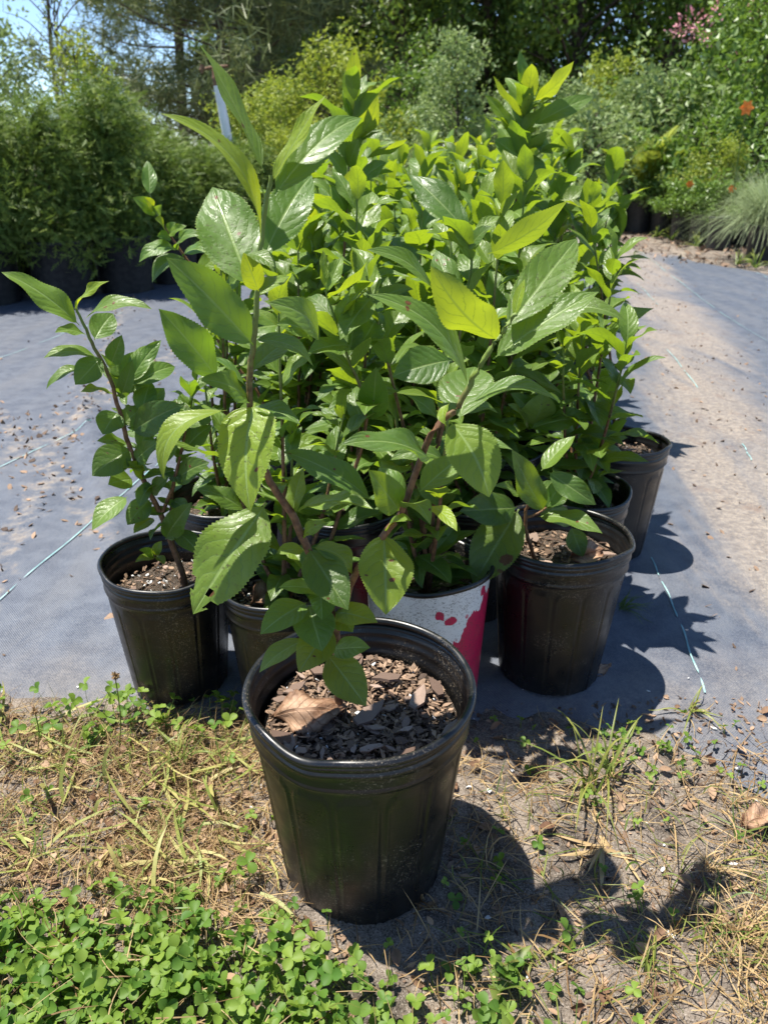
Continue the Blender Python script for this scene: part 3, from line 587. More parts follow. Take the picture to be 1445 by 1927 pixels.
# ---- the left corner plant
P_ = empty('tea_plant', (-.40, 1.315, pots['L'][2]), 'small leaved tea plant leaning left over the bare cloth from the corner pot', 'tea plant', GR)
yl = 1.30
stem_obj(P_, [([at(345, 1085, yl) - Vector((-.005, 0, .06)), at(345, 1085, yl), at(322, 1020, yl), at(302, 966, yl), at(263, 886, yl), at(239, 824, yl), at(225, 772, yl), at(204, 702, yl), at(173, 644, yl), at(157, 606, yl), at(142, 578, yl)], .0065, .002, -.1, .8),
              ([at(304, 968, yl), at(326, 915, yl), at(340, 855, yl), at(352, 800, yl)], .004, .002, -.1, .4), ([at(268, 895, yl), at(262, 800, yl + .05), at(250, 720, yl + .05)], .003, .0015, 0, .6)])
LL = [(150,612,3,512,56,yl,1.27,35,.08,.3,1.),(140,583,206,529,24,yl,1.26,60,.08,.9,1.),(158,603,287,582,44,yl,1.28,60,.15,.22,1.),(178,640,214,590,48,yl,1.36,12,.05,.12,1.),
 (163,630,104,626,32,yl,1.25,55,.1,.3,1.),(183,672,83,674,40,yl,1.26,58,.14,.3,1.),(190,672,142,724,52,yl,1.26,18,.05,.0,.85),(172,696,88,733,32,yl,1.26,60,.2,.2,1.),
 (207,690,230,630,36,yl,1.28,15,.04,.0,.8),(221,746,264,660,66,yl,1.36,10,.05,.1,1.),(226,752,250,677,32,yl,1.27,15,.03,.0,.8),(209,738,152,738,28,yl,1.25,62,.1,.3,1.),
 (222,776,194,818,54,yl,1.26,15,.05,.0,.75),(246,718,304,640,34,yl,1.34,20,.05,.15,1.),(266,779,284,716,44,yl,1.34,10,.05,.12,1.),(248,845,174,896,66,yl,1.25,18,.06,.0,.75),
 (239,834,183,830,32,yl,1.26,50,.1,.2,1.),(249,812,346,762,62,yl,1.27,15,.05,.0,.8),(255,866,300,830,40,yl,1.26,25,.1,.1,.9),(250,902,204,912,44,yl,1.26,25,.08,.15,1.),
 (240,935,174,998,52,yl,1.24,40,.1,.2,1.1),(284,940,240,988,44,yl,1.26,12,.06,.0,.8),(290,975,252,1004,30,yl,1.25,40,.1,.25,1.),(312,1015,362,945,46,yl,1.26,10,.06,.0,.8),
 (330,1000,376,1045,40,yl,1.26,20,.1,.0,.8),(262,880,232,880,34,yl,1.26,55,.1,.5,1.),(263,845,290,790,38,yl,1.30,15,.05,.05,.9),(280,905,262,955,30,yl,1.26,20,.08,.05,.8),
 (232,800,270,768,40,yl,1.32,20,.06,.1,1.),(300,870,345,820,46,yl,1.27,30,.08,.05,.85),(330,905,395,870,50,yl,1.27,30,.08,.05,.85),(345,850,400,800,46,yl,1.32,25,.08,.1,.9),
 (345,830,300,790,40,yl,1.3,20,.08,.05,.9),(262,790,310,730,44,yl,1.36,25,.06,.1,1.),(250,725,330,690,44,yl,1.38,30,.1,.15,1.),(250,720,275,650,40,yl,1.38,10,.06,.2,1.),
 (290,1050,262,1035,22,yl,1.27,40,.1,.2,.9),(292,1045,305,1018,20,yl,1.3,20,.1,.4,1.),(292,1048,255,1058,20,yl,1.26,40,.1,.4,1.),(296,1046,310,1062,18,yl,1.28,30,.1,.2,1.),
 (350,800,330,750,40,yl,1.33,15,.06,.1,.9),(352,805,410,770,46,yl,1.33,35,.1,.1,.9),(270,900,240,868,30,yl,1.27,40,.1,.55,1.),(285,930,320,895,30,yl,1.28,30,.1,.1,.9)]
for q in LL: hero_leaf(P_, *q)
leafy(P_, [at(322, 1020, yl), at(326, 915, yl + .02), at(345, 840, yl + .03), at(372, 700, yl + .06)], 26, .05, .085, .1, 'near', 5, 60, .0, .3)
leafy(P_, [at(302, 966, yl), at(262, 830, yl + .03), at(215, 700, yl + .03)], 22, .04, .06, .1, 'near', 0, 50, .0, .3)
stem_obj(P_, [([at(322, 1020, yl), at(326, 915, yl + .02), at(345, 840, yl + .03), at(372, 700, yl + .06)], .0035, .0015, -.1, .8)])

# ---- the small plant in the speckled pot on the right
P_ = empty('tea_plant', (.335, 1.34, pots['R'][2]), 'short tea plant with dark drooping leaves in the speckled pot right of the white pot', 'tea plant', GR)
yr = 1.33
stem_obj(P_, [([at(1010, 1062, yr), at(992, 1010, yr), at(987, 972, yr), at(995, 945, yr)], .0045, .003, -.2, .1), ([at(988, 975, yr), at(1012, 966, yr), at(1028, 955, yr)], .003, .002, -.2, .4)])
RL = [(1024,962,963,846,56,yr,1.32,20,.04,.2,.9),(1028,956,1063,893,34,yr,1.34,20,.05,.05,.9),(1018,886,1082,820,46,yr,1.36,45,.05,.25,1.),(1030,888,1121,950,46,yr,1.30,15,.06,.0,.85),
 (1012,972,1133,1004,48,yr,1.26,48,.10,.25,1.),(972,955,864,962,70,yr,1.27,18,.06,.0,.8),(981,941,930,914,28,yr,1.28,60,.1,.35,1.),(1075,992,1096,1048,40,yr,1.3,12,.05,.0,.7),
 (1016,960,1062,930,40,yr,1.4,30,.08,.05,.8),(1000,945,985,905,34,yr,1.36,10,.05,.1,.8),(1010,965,1075,985,44,yr,1.38,30,.1,.02,.8),(1000,950,1040,905,40,yr,1.4,15,.05,.05,.8)]
for q in RL: hero_leaf(P_, *q)
hero_leaf(P_, 976, 958, 890, 1102, 94, yr, 1.25, 10, .05, .3, .85, brown=[(.16, .58, .09), (.06, .72, .05)], label='broad hanging leaf with a brown burnt spot at its edge')

# ---- generic plants; near ones get hand placed shoots that stand out
def bush(x, y, z0, top, nst, nl, L0, L1, lib, label, lean=(0, 0), explicit=None, y1=.4, paths=None, v0=.14, spr=1.0):
    P = empty('tea_plant', (x, y, z0), label, 'tea plant', GR)
    st = []
    for i in range(nst):
        az = random.uniform(0, 6.28) if i else 0; sp = random.uniform(.05, .13) * (spr if i else .3); h = (top - z0) * (1 if i == 0 else random.uniform(.45, .98))
        p0 = Vector((x, y, z0 - .01)); p1 = p0 + Vector((math.cos(az) * sp * .6 + lean[0] * .4, math.sin(az) * sp * .6 + lean[1] * .4, h * .45)); p2 = p0 + Vector((math.cos(az) * sp + lean[0], math.sin(az) * sp + lean[1], h))
        st.append([p0, p1, p2])
    for p in (paths or []): st.append(p)
    stem_obj(P, [(s_, .0055, .0018, -.2, .9) for s_ in st], n=5)
    tot = sum((s_[-1] - s_[0]).length for s_ in st)
    for s_ in st:
        leafy(P, s_, max(3, int(nl * (s_[-1] - s_[0]).length / tot)), L0, L1, v0, lib, y1=y1)
    for q in (explicit or []): hero_leaf(P, *q)
    return P
# white pot, narrow pot, second rank
yw = 1.27
bush(pots['W'][0], pots['W'][1], pots['W'][2], .80, 5, 110, .075, .115, 'near', 'tea plant rooted in the white and crimson pot', explicit=[
 (918,478,1067,378,62,yw,1.28,140,-.05,.5,.9),(884,440,771,329,66,yw,1.34,30,.08,.0,.85),(872,470,792,440,40,yw,1.22,95,.1,.35,1.),(880,470,925,425,36,yw,1.25,45,.1,.05,.8),
 (905,600,845,540,46,yw,1.33,35,.1,.1,1.),(820,560,690,470,60,yw,1.2,65,.14,.15,1.),(870,590,820,470,56,yw,1.36,15,.06,.1,1.),(700,560,640,640,60,yw,1.2,30,.08,.1,1.)],
 paths=[[at(806, 1105, 1.28) - Vector((0, 0, .05)), at(806, 1105, 1.28), at(800, 980, 1.28), at(840, 760, 1.28), at(878, 560, 1.28), at(893, 440, 1.28)], [at(806, 1105, 1.28) - Vector((0, 0, .05)), at(806, 1105, 1.28), at(780, 900, 1.3), at(720, 640, 1.3), at(690, 520, 1.3)]])
bush(pots['M'][0], pots['M'][1], pots['M'][2], .78, 5, 100, .07, .11, 'near', 'tea plant rooted in the narrow black pot left of the white pot', explicit=[
 (612,560,690,492,50,1.25,1.22,108,-.12,.55,1.),(610,540,608,470,20,1.25,1.27,30,.04,.55,1.),(640,610,700,540,40,1.25,1.22,100,.06,.45,1.),(660,650,578,665,50,1.25,1.2,40,.1,.12,1.05),(665,670,715,585,62,1.25,1.33,20,.05,.1,1.1),
 (700,790,708,690,60,1.25,1.2,15,.06,.0,.8),(590,640,520,610,50,1.25,1.2,45,.15,.1,1.)],
 paths=[[at(600, 1090, 1.24) - Vector((0, 0, .05)), at(600, 1090, 1.24), at(640, 960, 1.25), at(690, 790, 1.25), at(650, 660, 1.25), at(612, 545, 1.25)]])
bush(pots['B'][0], pots['B'][1], pots['B'][2], .84, 6, 120, .06, .10, 'near', 'tea plant with dull green leaves behind the left corner plant', lean=(.02, 0))
bush(pots['C'][0], pots['C'][1], pots['C'][2], .93, 6, 130, .09, .135, 'near', 'leafy tea plant behind the gap between narrow and white pots')
bush(pots['D'][0], pots['D'][1], pots['D'][2], .92, 6, 130, .09, .135, 'near', 'leafy tea plant behind the gap between white and speckled pots')
bush(pots['E'][0], pots['E'][1], pots['E'][2], .82, 5, 110, .085, .13, 'near', 'tea plant over the short drooping plant of the speckled pot', explicit=[
 (996,808,1128,789,46,1.58,1.55,35,.08,.02,.9),(1001,800,1020,738,70,1.58,1.56,150,-.1,.5,.9),(994,810,954,760,34,1.58,1.55,70,.1,.45,1.),(1005,790,960,740,40,1.6,1.58,50,.1,.1,1.)])
ys_ = 1.89
bush(pots['S'][0], pots['S'][1], pots['S'][2], .90, 4, 46, .08, .12, 'near', 'tea plant with bare lower stem in the pot standing out on the right', lean=(-.16, .08), v0=.62, spr=.5, explicit=[
 (1123,800,1113,735,26,ys_,1.86,25,.05,.7,.9),(1122,775,1160,700,50,ys_,1.85,15,.05,.02,.9),(1126,790,1080,690,40,ys_,1.9,30,.05,.1,.9),(1118,770,1100,722,30,ys_,1.86,25,.05,.75,.9),
 (1138,835,1150,770,16,ys_,1.87,20,.05,.05,.9),(1140,830,1180,790,24,ys_,1.86,30,.08,.2,1.),(1136,840,1160,830,20,ys_,1.85,30,.1,.4,1.),(1134,828,1120,790,18,ys_,1.86,25,.1,.3,1.),(1142,820,1192,775,14,ys_,1.9,40,.05,.1,1.)],
 paths=[[at(1122, 880, ys_), at(1122, 790, ys_), at(1118, 700, ys_), at(1105, 600, ys_)]])
# dusty thin plant rising behind the left corner
yd = 1.62
bush_d = empty('tea_plant', (-.26, 1.90, .23), 'thin tea plant with small dusty grey green leaves, its top free against the far pots', 'tea plant', GR)
yd = 1.9
stem_obj(bush_d, [([Vector((-.26, 1.9, .22)), Vector((-.31, 1.9, .42)), at(410, 640, yd), at(385, 540, yd), at(345, 478, yd), at(318, 440, yd), at(298, 405, yd), at(281, 362, yd)], .005, .0015, -.1, .7)])
for q in [(282,368,278,302,28,yd,1.95,8,.04,.05,1.),(294,405,250,372,30,yd,1.86,30,.08,.1,1.1),(290,395,272,372,22,yd,1.86,45,.1,.8,1.),(296,405,305,385,18,yd,1.86,20,.1,.1,1.2),(310,430,292,412,26,yd,1.86,60,.1,.5,.9),
          (318,438,330,418,22,yd,1.9,25,.1,.1,1.3),(318,442,352,425,20,yd,1.86,40,.1,.2,1.1),(322,448,296,445,22,yd,1.86,35,.1,.0,.9),(336,472,388,444,32,yd,1.84,62,.25,.1,1.),(334,470,262,494,40,yd,1.84,48,.25,.05,1.1),
          (345,482,395,478,34,yd,1.84,50,.15,.1,1.2),(350,486,287,532,44,yd,1.84,50,.25,.0,.7),(372,520,420,480,40,yd,1.9,40,.1,.3,1.),(380,540,340,520,34,yd,1.84,50,.1,.1,1.),(395,580,350,560,44,yd,1.84,40,.1,.1,1.),
          (405,620,440,580,44,yd,1.86,40,.1,.1,1.),(408,640,350,640,46,yd,1.84,40,.1,.0,.9)]: hero_leaf(bush_d, *q)

# ---- the block: rows going back
ordn = ['first', 'second', 'third', 'fourth', 'fifth', 'sixth', 'seventh', 'eighth', 'ninth', 'tenth', 'eleventh', 'twelfth']
T1 = [(667,192,669,88,32,1.95,1.93,160,.03,.75,1.),(662,230,652,150,26,1.95,2.0,20,.05,.1,1.),(668,215,690,140,26,1.95,2.0,20,.05,.1,1.1),(661,272,711,178,44,1.95,1.9,140,-.12,.6,1.),(687,298,766,262,36,1.95,1.92,110,-.06,.5,1.),
      (656,316,675,262,32,1.95,1.9,25,.05,.1,.9),(652,389,664,316,48,1.95,1.9,155,-.05,.65,1.),(651,388,637,286,36,1.95,2.05,12,.05,.1,1.),(680,338,727,305,34,1.95,1.93,35,.1,.1,1.),(678,268,722,247,28,1.95,1.93,100,.06,.3,.9),(655,400,690,360,40,1.95,1.9,30,.1,.1,.9),(650,400,622,350,44,1.95,1.9,30,.1,.05,.9)]
T2 = [(1003,191,1079,115,46,2.2,2.2,125,-.08,.6,1.),(986,226,928,143,38,2.2,2.17,110,-.05,.6,1.),(993,178,977,95,24,2.2,2.2,20,.04,.05,.8),(1001,236,1116,183,40,2.2,2.25,30,.1,.15,1.05),(971,262,912,178,30,2.2,2.2,40,.05,.3,.9),
      (981,286,1029,246,40,2.2,2.16,120,-.1,.5,1.),(988,222,996,176,26,2.2,2.16,150,.03,.75,1.),(976,291,1028,343,44,2.2,2.16,40,.1,.05,.8),(975,300,930,262,40,2.2,2.2,30,.1,.1,1.),(984,262,1040,290,36,2.2,2.2,45,.1,.2,1.),(980,240,950,190,34,2.2,2.25,15,.05,.1,1.)]
cnt = 0
for r_ in range(11):
    y = 1.90 + .29 * r_; cols = [-.36, -.10, .16, .42, .66] if r_ % 2 else [-.22, .05, .31, .57]
    for c, x in enumerate(cols):
        x = x + .06 * (y - 1.9); 
        if x > .5 and y < 2.5: continue
        x += random.uniform(-.015, .015); yy = y + random.uniform(-.015, .015)
        key = 'g%d_%d' % (r_, c)
        lab = '%s from the left in the %s block row behind the front pots' % (ordn[c], ordn[r_])
        make_pot(key, x, yy, .25, .30, 1 + (r_ + c) % 3, 'black pot ' + lab, 'black pots in the rows of the block', bits=0, perl=0, rz=random.uniform(0, 6))
        near = r_ < 3
        ex = pa = None; top = random.uniform(.86, 1.0) + .012 * r_
        if r_ == 0 and c == 1: ex = T1; pa = [[Vector((x, yy, .24)), at(650, 700, 1.95), at(652, 400, 1.95), at(668, 190, 1.95)]]
        if r_ == 1 and c == 3: ex = T2; pa = [[Vector((x, yy, .24)), at(960, 600, 2.2), at(975, 330, 2.2), at(987, 200, 2.2)]]
        if c == 0: top -= .06
        bush(x, yy, pots[key][2], top, 6 if near else 5, (125 if near else 72), .105, .165, 'near' if r_ < 2 else 'far', 'tea plant ' + lab, explicit=ex, paths=pa, y1=1.3 if (r_, c) in ((9, 2), (10, 2)) else .34, v0=.10 if r_ < 3 else .3, spr=.8 if c == len(cols) - 1 else 1.0)

# dead leaves lying in pots
M['dead'] = dead_mat()
def dead_leaf(P0, P1, Wd, label, bow, up, seed, curl=.5):
    a = P1 - P0; L = a.length; me = leaf_mesh('dead_leaf', L, Wd, bow, .02, curl, 26, 13, .06, .03, und=.10, seed=seed, twist=.7, crumple=.2); me.materials.clear(); me.materials.append(M['dead'])
    o = link('dead_leaf', me); y = a / L; z = (up - y * up.dot(y)).normalized(); x = y.cross(z)
    o.matrix_world = Matrix(((x.x, y.x, z.x, P0.x), (x.y, y.y, z.y, P0.y), (x.z, y.z, z.z, P0.z), (0, 0, 0, 1)))
    md = o.modifiers.new('thick', 'SOLIDIFY'); md.thickness = .0008
    return tag(o, label, 'leaf')
zf = pots['F'][2]
dead_leaf(gnd(510, 1350, zf + .012), gnd(650, 1335, zf + .02), .066, 'curled tan dead leaf lying on bark in the foremost pot', .22, Vector((.1, -.5, 1)), 3, -.5)
dead_leaf(gnd(472, 1135, pots['M'][2] + .02), gnd(540, 1085, pots['M'][2] + .035), .05, 'crinkled light brown dead leaf standing in the narrow pot', .08, Vector((-.2, -.9, .5)), 5, .2)
dead_leaf(gnd(1070, 1050, pots['R'][2] + .02), gnd(1135, 1035, pots['R'][2] + .03), .05, 'brown dead leaf against the wall of the speckled pot', .15, Vector((-.3, -.8, .6)), 8, .4)
for i, (px, py, lb) in enumerate([(1420, 1555, 'red brown dead leaf on bare soil at the right edge'), (1120, 1265, 'flat dead leaf on shaded cloth right of the speckled pot')]):
    g = gnd(px, py); g.z = float(ground_z(np.array(g.x), np.array(g.y))) + .012
    dead_leaf(g + Vector((-.03, -.01, 0)), g + Vector((.035, .012, .012)), .04, lb, .1, Vector((0, -.2, 1)), 20 + i, .25)
# big flat pieces of bark on the soil of the foremost pot
for (px, py, sc_, rz) in [(735, 1275, .05, .3), (790, 1310, .055, 1.2), (700, 1340, .06, .8), (820, 1290, .04, 2.), (660, 1290, .035, .5), (850, 1370, .04, 1.)]:
    p = gnd(px, py, zf + .020) - front_pot.location
    c = link('bark_chip', chip_lib[int(px) % 10][0], None, front_pot, p); c.scale = (sc_ * .8, sc_ * .75, .026); c.rotation_euler = (rng.uniform(-.2, .3), rng.uniform(-.2, .2), rz)

# ------------------------------------------------------------------ ground cover in front
def soil_at(x, y): return np.where(y > cloth_front(x) + .01, cloth_z(x, y), ground_z(x, y))
def leaflet_template():
    v = np.array([0, .22, .5, .8, 1.0]); hw = np.array([.02, .26, .42, .40, .10]); V = []
    for a, b_ in zip(v, hw):
        for u in (-1, 0, 1): V.append((u * b_, a + (.0 if u else -.09 * (a > .9)), abs(u) * b_ * .55 - .16 * a * a))
    return np.array(V), grid_faces(3, 5)
def clovers(name, x, y, hmin, hmax, lmin, lmax, label, tintf=None):
    n = len(x); tv, tq = leaflet_template(); z0 = soil_at(x, y); h = rng.uniform(hmin, hmax, n); lean = rng.normal(0, .35, (n, 2))
    C = np.stack([x + lean[:, 0] * h, y + lean[:, 1] * h, z0 + h], -1); up = nrm(np.stack([lean[:, 0] * .8 + rng.normal(0, .42, n), lean[:, 1] * .8 + rng.normal(0, .42, n), np.ones(n)], -1))
    sz = rng.uniform(lmin, lmax, n); a0 = rng.uniform(0, 6.28, n); tin = rng.uniform(0, .7, n) if tintf is None else tintf(n); acc = Acc()
    e1 = nrm(np.cross(up, np.array([0, 1., .1]))); e2 = np.cross(up, e1)
    for k in range(3):
        a = a0 + k * 2.094; ax = e1 * np.cos(a)[:, None] + e2 * np.sin(a)[:, None] + up * rng.uniform(-.25, .8, n)[:, None]
        V, Q = instances(tv, tq, frames(ax, up), sz, C); acc.add(V, Q, np.repeat(tin + rng.uniform(0, .25, n), len(tv)))
    sv = np.array([(-.5, 0, 0), (.5, 0, 0), (.5, .5, .1), (-.5, .5, .1), (-.35, 1, 0), (.35, 1, 0)], float); sq = np.array([[0, 1, 2, 3], [3, 2, 5, 4]])
    b0 = np.stack([x, y, z0], -1); d = C - b0; ln = np.linalg.norm(d, axis=1)
    V, Q = instances(sv, sq, frames(d, rand_dir(n)), np.stack([np.full(n, .0016), ln, ln * .3], -1), b0); acc.add(V, Q, np.repeat(rng.uniform(.3, 1, n), 6))
    o = link(name, acc.mesh(name), M['clover']); tag(o, label, None, None, 'stuff'); return o
def box_pts(n, x0, x1, y0, y1, f):
    x = rng.uniform(x0, x1, n * 4); y = rng.uniform(y0, y1, n * 4); k = rng.uniform(0, 1, n * 4) < f(x, y); return x[k][:n], y[k][:n]
pn = lambda x, y, s_=9.: .5 + .5 * np.sin(s_ * x + 2 * np.sin(s_ * .8 * y)) * np.sin(s_ * 1.3 * y + 1.5 * np.sin(s_ * x))
potm = lambda x, y: np.hypot(x + .033, y - .871) > .135
sg = lambda t: 1 / (1 + np.exp(-t))
fc = lambda x, y: sg((.765 - .20 * (x + .5) - y) / .030) * (.2 + 1. * pn(x, y)) * sg((.19 - x) / .05) * potm(x, y)
cx_, cy_ = box_pts(1900, -.62, .35, .40, .90, fc); clovers('clover', cx_, cy_, .006, .042, .007, .019, 'dense green clover along the bottom left')
fl = lambda x, y: np.exp(-((y - 1.16 - .0 * x) / .055) ** 2) * (.25 + .75 * pn(x, y, 14)) * ((x < -.18)) * np.clip((-.1 - x) * 3, .1, 1)
cx_, cy_ = box_pts(130, -.85, -.1, 1.0, 1.26, fl); clovers('clover', cx_, cy_, .015, .06, .012, .02, 'thin clover along the cloth edge on the left')
fr_ = lambda x, y: np.exp(-((x - .46) / .09) ** 2 - ((y - 1.10) / .055) ** 2) + .5 * np.exp(-((x - .66) / .06) ** 2 - ((y - .98) / .06) ** 2)
cx_, cy_ = box_pts(75, .25, .75, .88, 1.22, fr_); clovers('clover', cx_, cy_, .01, .035, .008, .014, 'small clover at the cloth edge on the right')
fm = lambda x, y: (pn(x, y, 17) ** 2) * potm(x, y)
cx_, cy_ = box_pts(90, -.6, .7, .62, 1.2, fm); clovers('clover', cx_, cy_, .008, .03, .007, .014, 'scattered clover sprouts on the bare soil')
def blades(name, x, y, Lm, wd, m, label, lie=.7, curl=.5, zoff=0., seg=5, kind='stuff', parent=None, tint=(0, 1), base=None):
    n = len(x); acc = Acc(); z0 = soil_at(x, y) + zoff if base is None else base
    az = rng.uniform(0, 6.283, n); el = np.where(rng.uniform(0, 1, n) < lie, rng.uniform(.02, .35, n), rng.uniform(.5, 1.4, n)); L = rng.uniform(*Lm, n); W_ = rng.uniform(*wd, n)
    d = np.stack([np.cos(az) * np.cos(el), np.sin(az) * np.cos(el), np.sin(el)], -1); sd_ = nrm(np.stack([-np.sin(az), np.cos(az), rng.normal(0, .3, n)], -1)); cv = rng.normal(0, curl, n); dr = rng.uniform(.2, 1., n) * np.sin(el)
    P = []; v = np.linspace(0, 1, seg)
    for t in v:
        c = np.stack([x, y, z0 + .002], -1) + d * (L * t)[:, None] + sd_ * (cv * L * t * t)[:, None]; c[:, 2] -= dr * L * t * t * .8
        c[:, 2] = np.maximum(c[:, 2], soil_at(c[:, 0], c[:, 1]) + .002 + zoff * .5) if base is None else c[:, 2]
        hw = (W_ * (.5 if t < .99 else .06) * (.7 + .3 * math.sin(3.14 * min(t + .2, 1))))[:, None]; P.append(np.stack([c - sd_ * hw, c + sd_ * hw + np.array([0, 0, .0006])], 1))
    V = np.stack(P, 1).reshape(-1, 3); q = grid_faces(2, seg); Q = (q[None] + (np.arange(n) * 2 * seg)[:, None, None]).reshape(-1, 4)
    acc.add(V, Q, np.repeat(rng.uniform(tint[0], tint[1], n), 2 * seg)); o = link(name, acc.mesh(name), m, parent)
    if kind: o['kind'] = kind
    if label: o['label'] = label
    return o
fs = lambda x, y: sg((-.16 - x) / .04) * sg((y - .80 + .2 * (x + .5)) / .02) * sg((1.17 - y) / .03) * (.3 + .7 * pn(x, y, 8)) * potm(x, y)
x_, y_ = box_pts(4600, -.85, .0, .68, 1.25, fs); blades('dry_grass', x_, y_, (.015, .085), (.0007, .0020), M['straw'], 'matted dry grass left of the foremost pot', .70, .6, .004)
x_, y_ = box_pts(150, -.85, -.1, .78, 1.2, fs); blades('yellow_grass', x_, y_, (.04, .13), (.0025, .0075), M['yblade'], 'wide yellow grass blades on the dry mat', .8, .35, .010)
x_, y_ = box_pts(420, -.85, -.1, .70, 1.24, fs); blades('green_grass', x_, y_, (.03, .10), (.0012, .003), M['blade'], 'green blades growing through the dry mat', .3, .4, .004)
fr2 = lambda x, y: np.exp(-((x - .60) / .13) ** 2 - ((y - .70) / .12) ** 2) + .15
x_, y_ = box_pts(1750, .05, .85, .45, 1.10, lambda x, y: fr2(x, y) * potm(x, y)); blades('dry_grass', x_, y_, (.03, .11), (.0010, .0024), M['straw'], 'dry grass in the right foreground', .6, .4, .004)
x_, y_ = box_pts(700, .1, .85, .45, 1.0, lambda x, y: fr2(x, y) * potm(x, y)); blades('green_grass', x_, y_, (.03, .09), (.0012, .0030), M['blade'], 'green grass in the right foreground', .35, .4, .004)
x_, y_ = box_pts(160, -.6, .3, .45, .85, fc); blades('straw_in_clover', x_, y_, (.03, .09), (.0008, .002), M['straw'], 'straw lying over the clover', .8, .4, .03)
x_, y_ = box_pts(90, -.6, .3, .45, .85, fc); blades('grass_in_clover', x_, y_, (.04, .10), (.0012, .0026), M['blade'], 'thin grass rising from the clover', .1, .4, .0)
x_, y_ = box_pts(900, -.6, .8, .50, 1.2, lambda x, y: .5 * potm(x, y)); blades('straw_bits', x_, y_, (.015, .06), (.0008, .002), M['straw'], 'loose straw on the bare soil', .95, .4, .002)
# litter
n = 3800; x_, y_ = box_pts(n, -.85, .85, .42, 1.24, lambda x, y: (.25 + .75 * pn(x, y, 11)) * potm(x, y)); stuff_bits('leaf_litter', np.stack([x_, y_, soil_at(x_, y_) + .002], -1), rng.uniform(.003, .013, len(x_)) , M['chipstuff'], None, .4)['label'] = 'bits of bark and dead leaf on the bare soil'
def leaf_flakes(name, x, y, size, label, zf=None):
    v = np.linspace(0, 1, 5); V = []
    for t in v:
        for u in (-1, 0, 1): V.append((u * .3 * math.sin(math.pi * (t * .86 + .07)), t, .25 * (u * u) * .5 - .3 * (t - .5) ** 2))
    n = len(x); T = np.stack([x, y, soil_at(x, y) + .004 + rng.uniform(0, .006, n)], -1); d = rand_dir(n); d[:, 2] *= .25; a = Acc(); V, Q = instances(np.array(V), grid_faces(3, 5), frames(d, rand_dir(n, 2.2)), size, T); a.add(V, Q, np.repeat(rng.uniform(0, 1, n), 15)); o = link(name, a.mesh(name), M['flake']); o['kind'] = 'stuff'; o['label'] = label
x_, y_ = box_pts(330, -.85, .85, .45, 1.22, lambda x, y: (.1 + .9 * pn(x, y, 13)) * potm(x, y)); leaf_flakes('dead_leaf_litter', x_, y_, rng.uniform(.008, .026, len(x_)), 'dry brown leaf scraps over the soil')
x_, y_ = box_pts(700, -.85, 0., .72, 1.2, fs); leaf_flakes('dead_leaf_litter', x_, y_, rng.uniform(.008, .024, len(x_)), 'dry curled leaf scraps in the straw')
n = 130; x_, y_ = box_pts(n, -.8, .85, .45, 1.3, lambda x, y: 1. * potm(x, y)); stuff_bits('perlite', np.stack([x_, y_, soil_at(x_, y_) + .003], -1), rng.uniform(.003, .009, len(x_)), M['perlite'], None, 1.4)['label'] = 'white perlite crumbs on the soil'
def strip_pts(n, f, x0, x1, y0, y1): return box_pts(n, x0, x1, y0, y1, f)
g1 = lambda x, y: .9 * np.exp(-((x + .72 * y - .62) / .09) ** 2) * (x < -.6) + .8 * np.exp(-((x + .22 * y + .62) / .07) ** 2) * (x < -.7) + .5 * np.exp(-((x - .16 * y + 1.78) / .2) ** 2) + .02
x_, y_ = box_pts(1500, -3.2, -.45, 1.35, 6.0, g1); stuff_bits('leaf_litter', np.stack([x_, y_, cloth_z(x_, y_) + .003], -1), rng.uniform(.006, .026, len(x_)), M['chipstuff'], None, .35)['label'] = 'brown litter lying in lines on the cloth at the left'
g2 = lambda x, y: np.exp(-((x - .235 * y - .66) / .28) ** 2) * (.3 + .7 * pn(x, y, 5)) + .05
x_, y_ = box_pts(1500, .7, 4.5, 1.3, 9.5, g2); stuff_bits('leaf_litter', np.stack([x_, y_, cloth_z(x_, y_) + .003], -1), rng.uniform(.004, .020, len(x_)), M['chipstuff'], None, .35)['label'] = 'brown litter on the sandy strip at the right'
x_, y_ = box_pts(900, 2.0, 5., 7.6, 11.5, lambda x, y: np.where(x > 3.2 - (y - 7.3) * .3, 1., .1)); stuff_bits('leaf_litter', np.stack([x_, y_, np.maximum(soil_at(x_, y_), cloth_z(x_, y_)) + .004], -1), rng.uniform(.02, .07, len(x_)), M['chipstuff'], None, .35)['label'] = 'mulch below the far pots at the right'
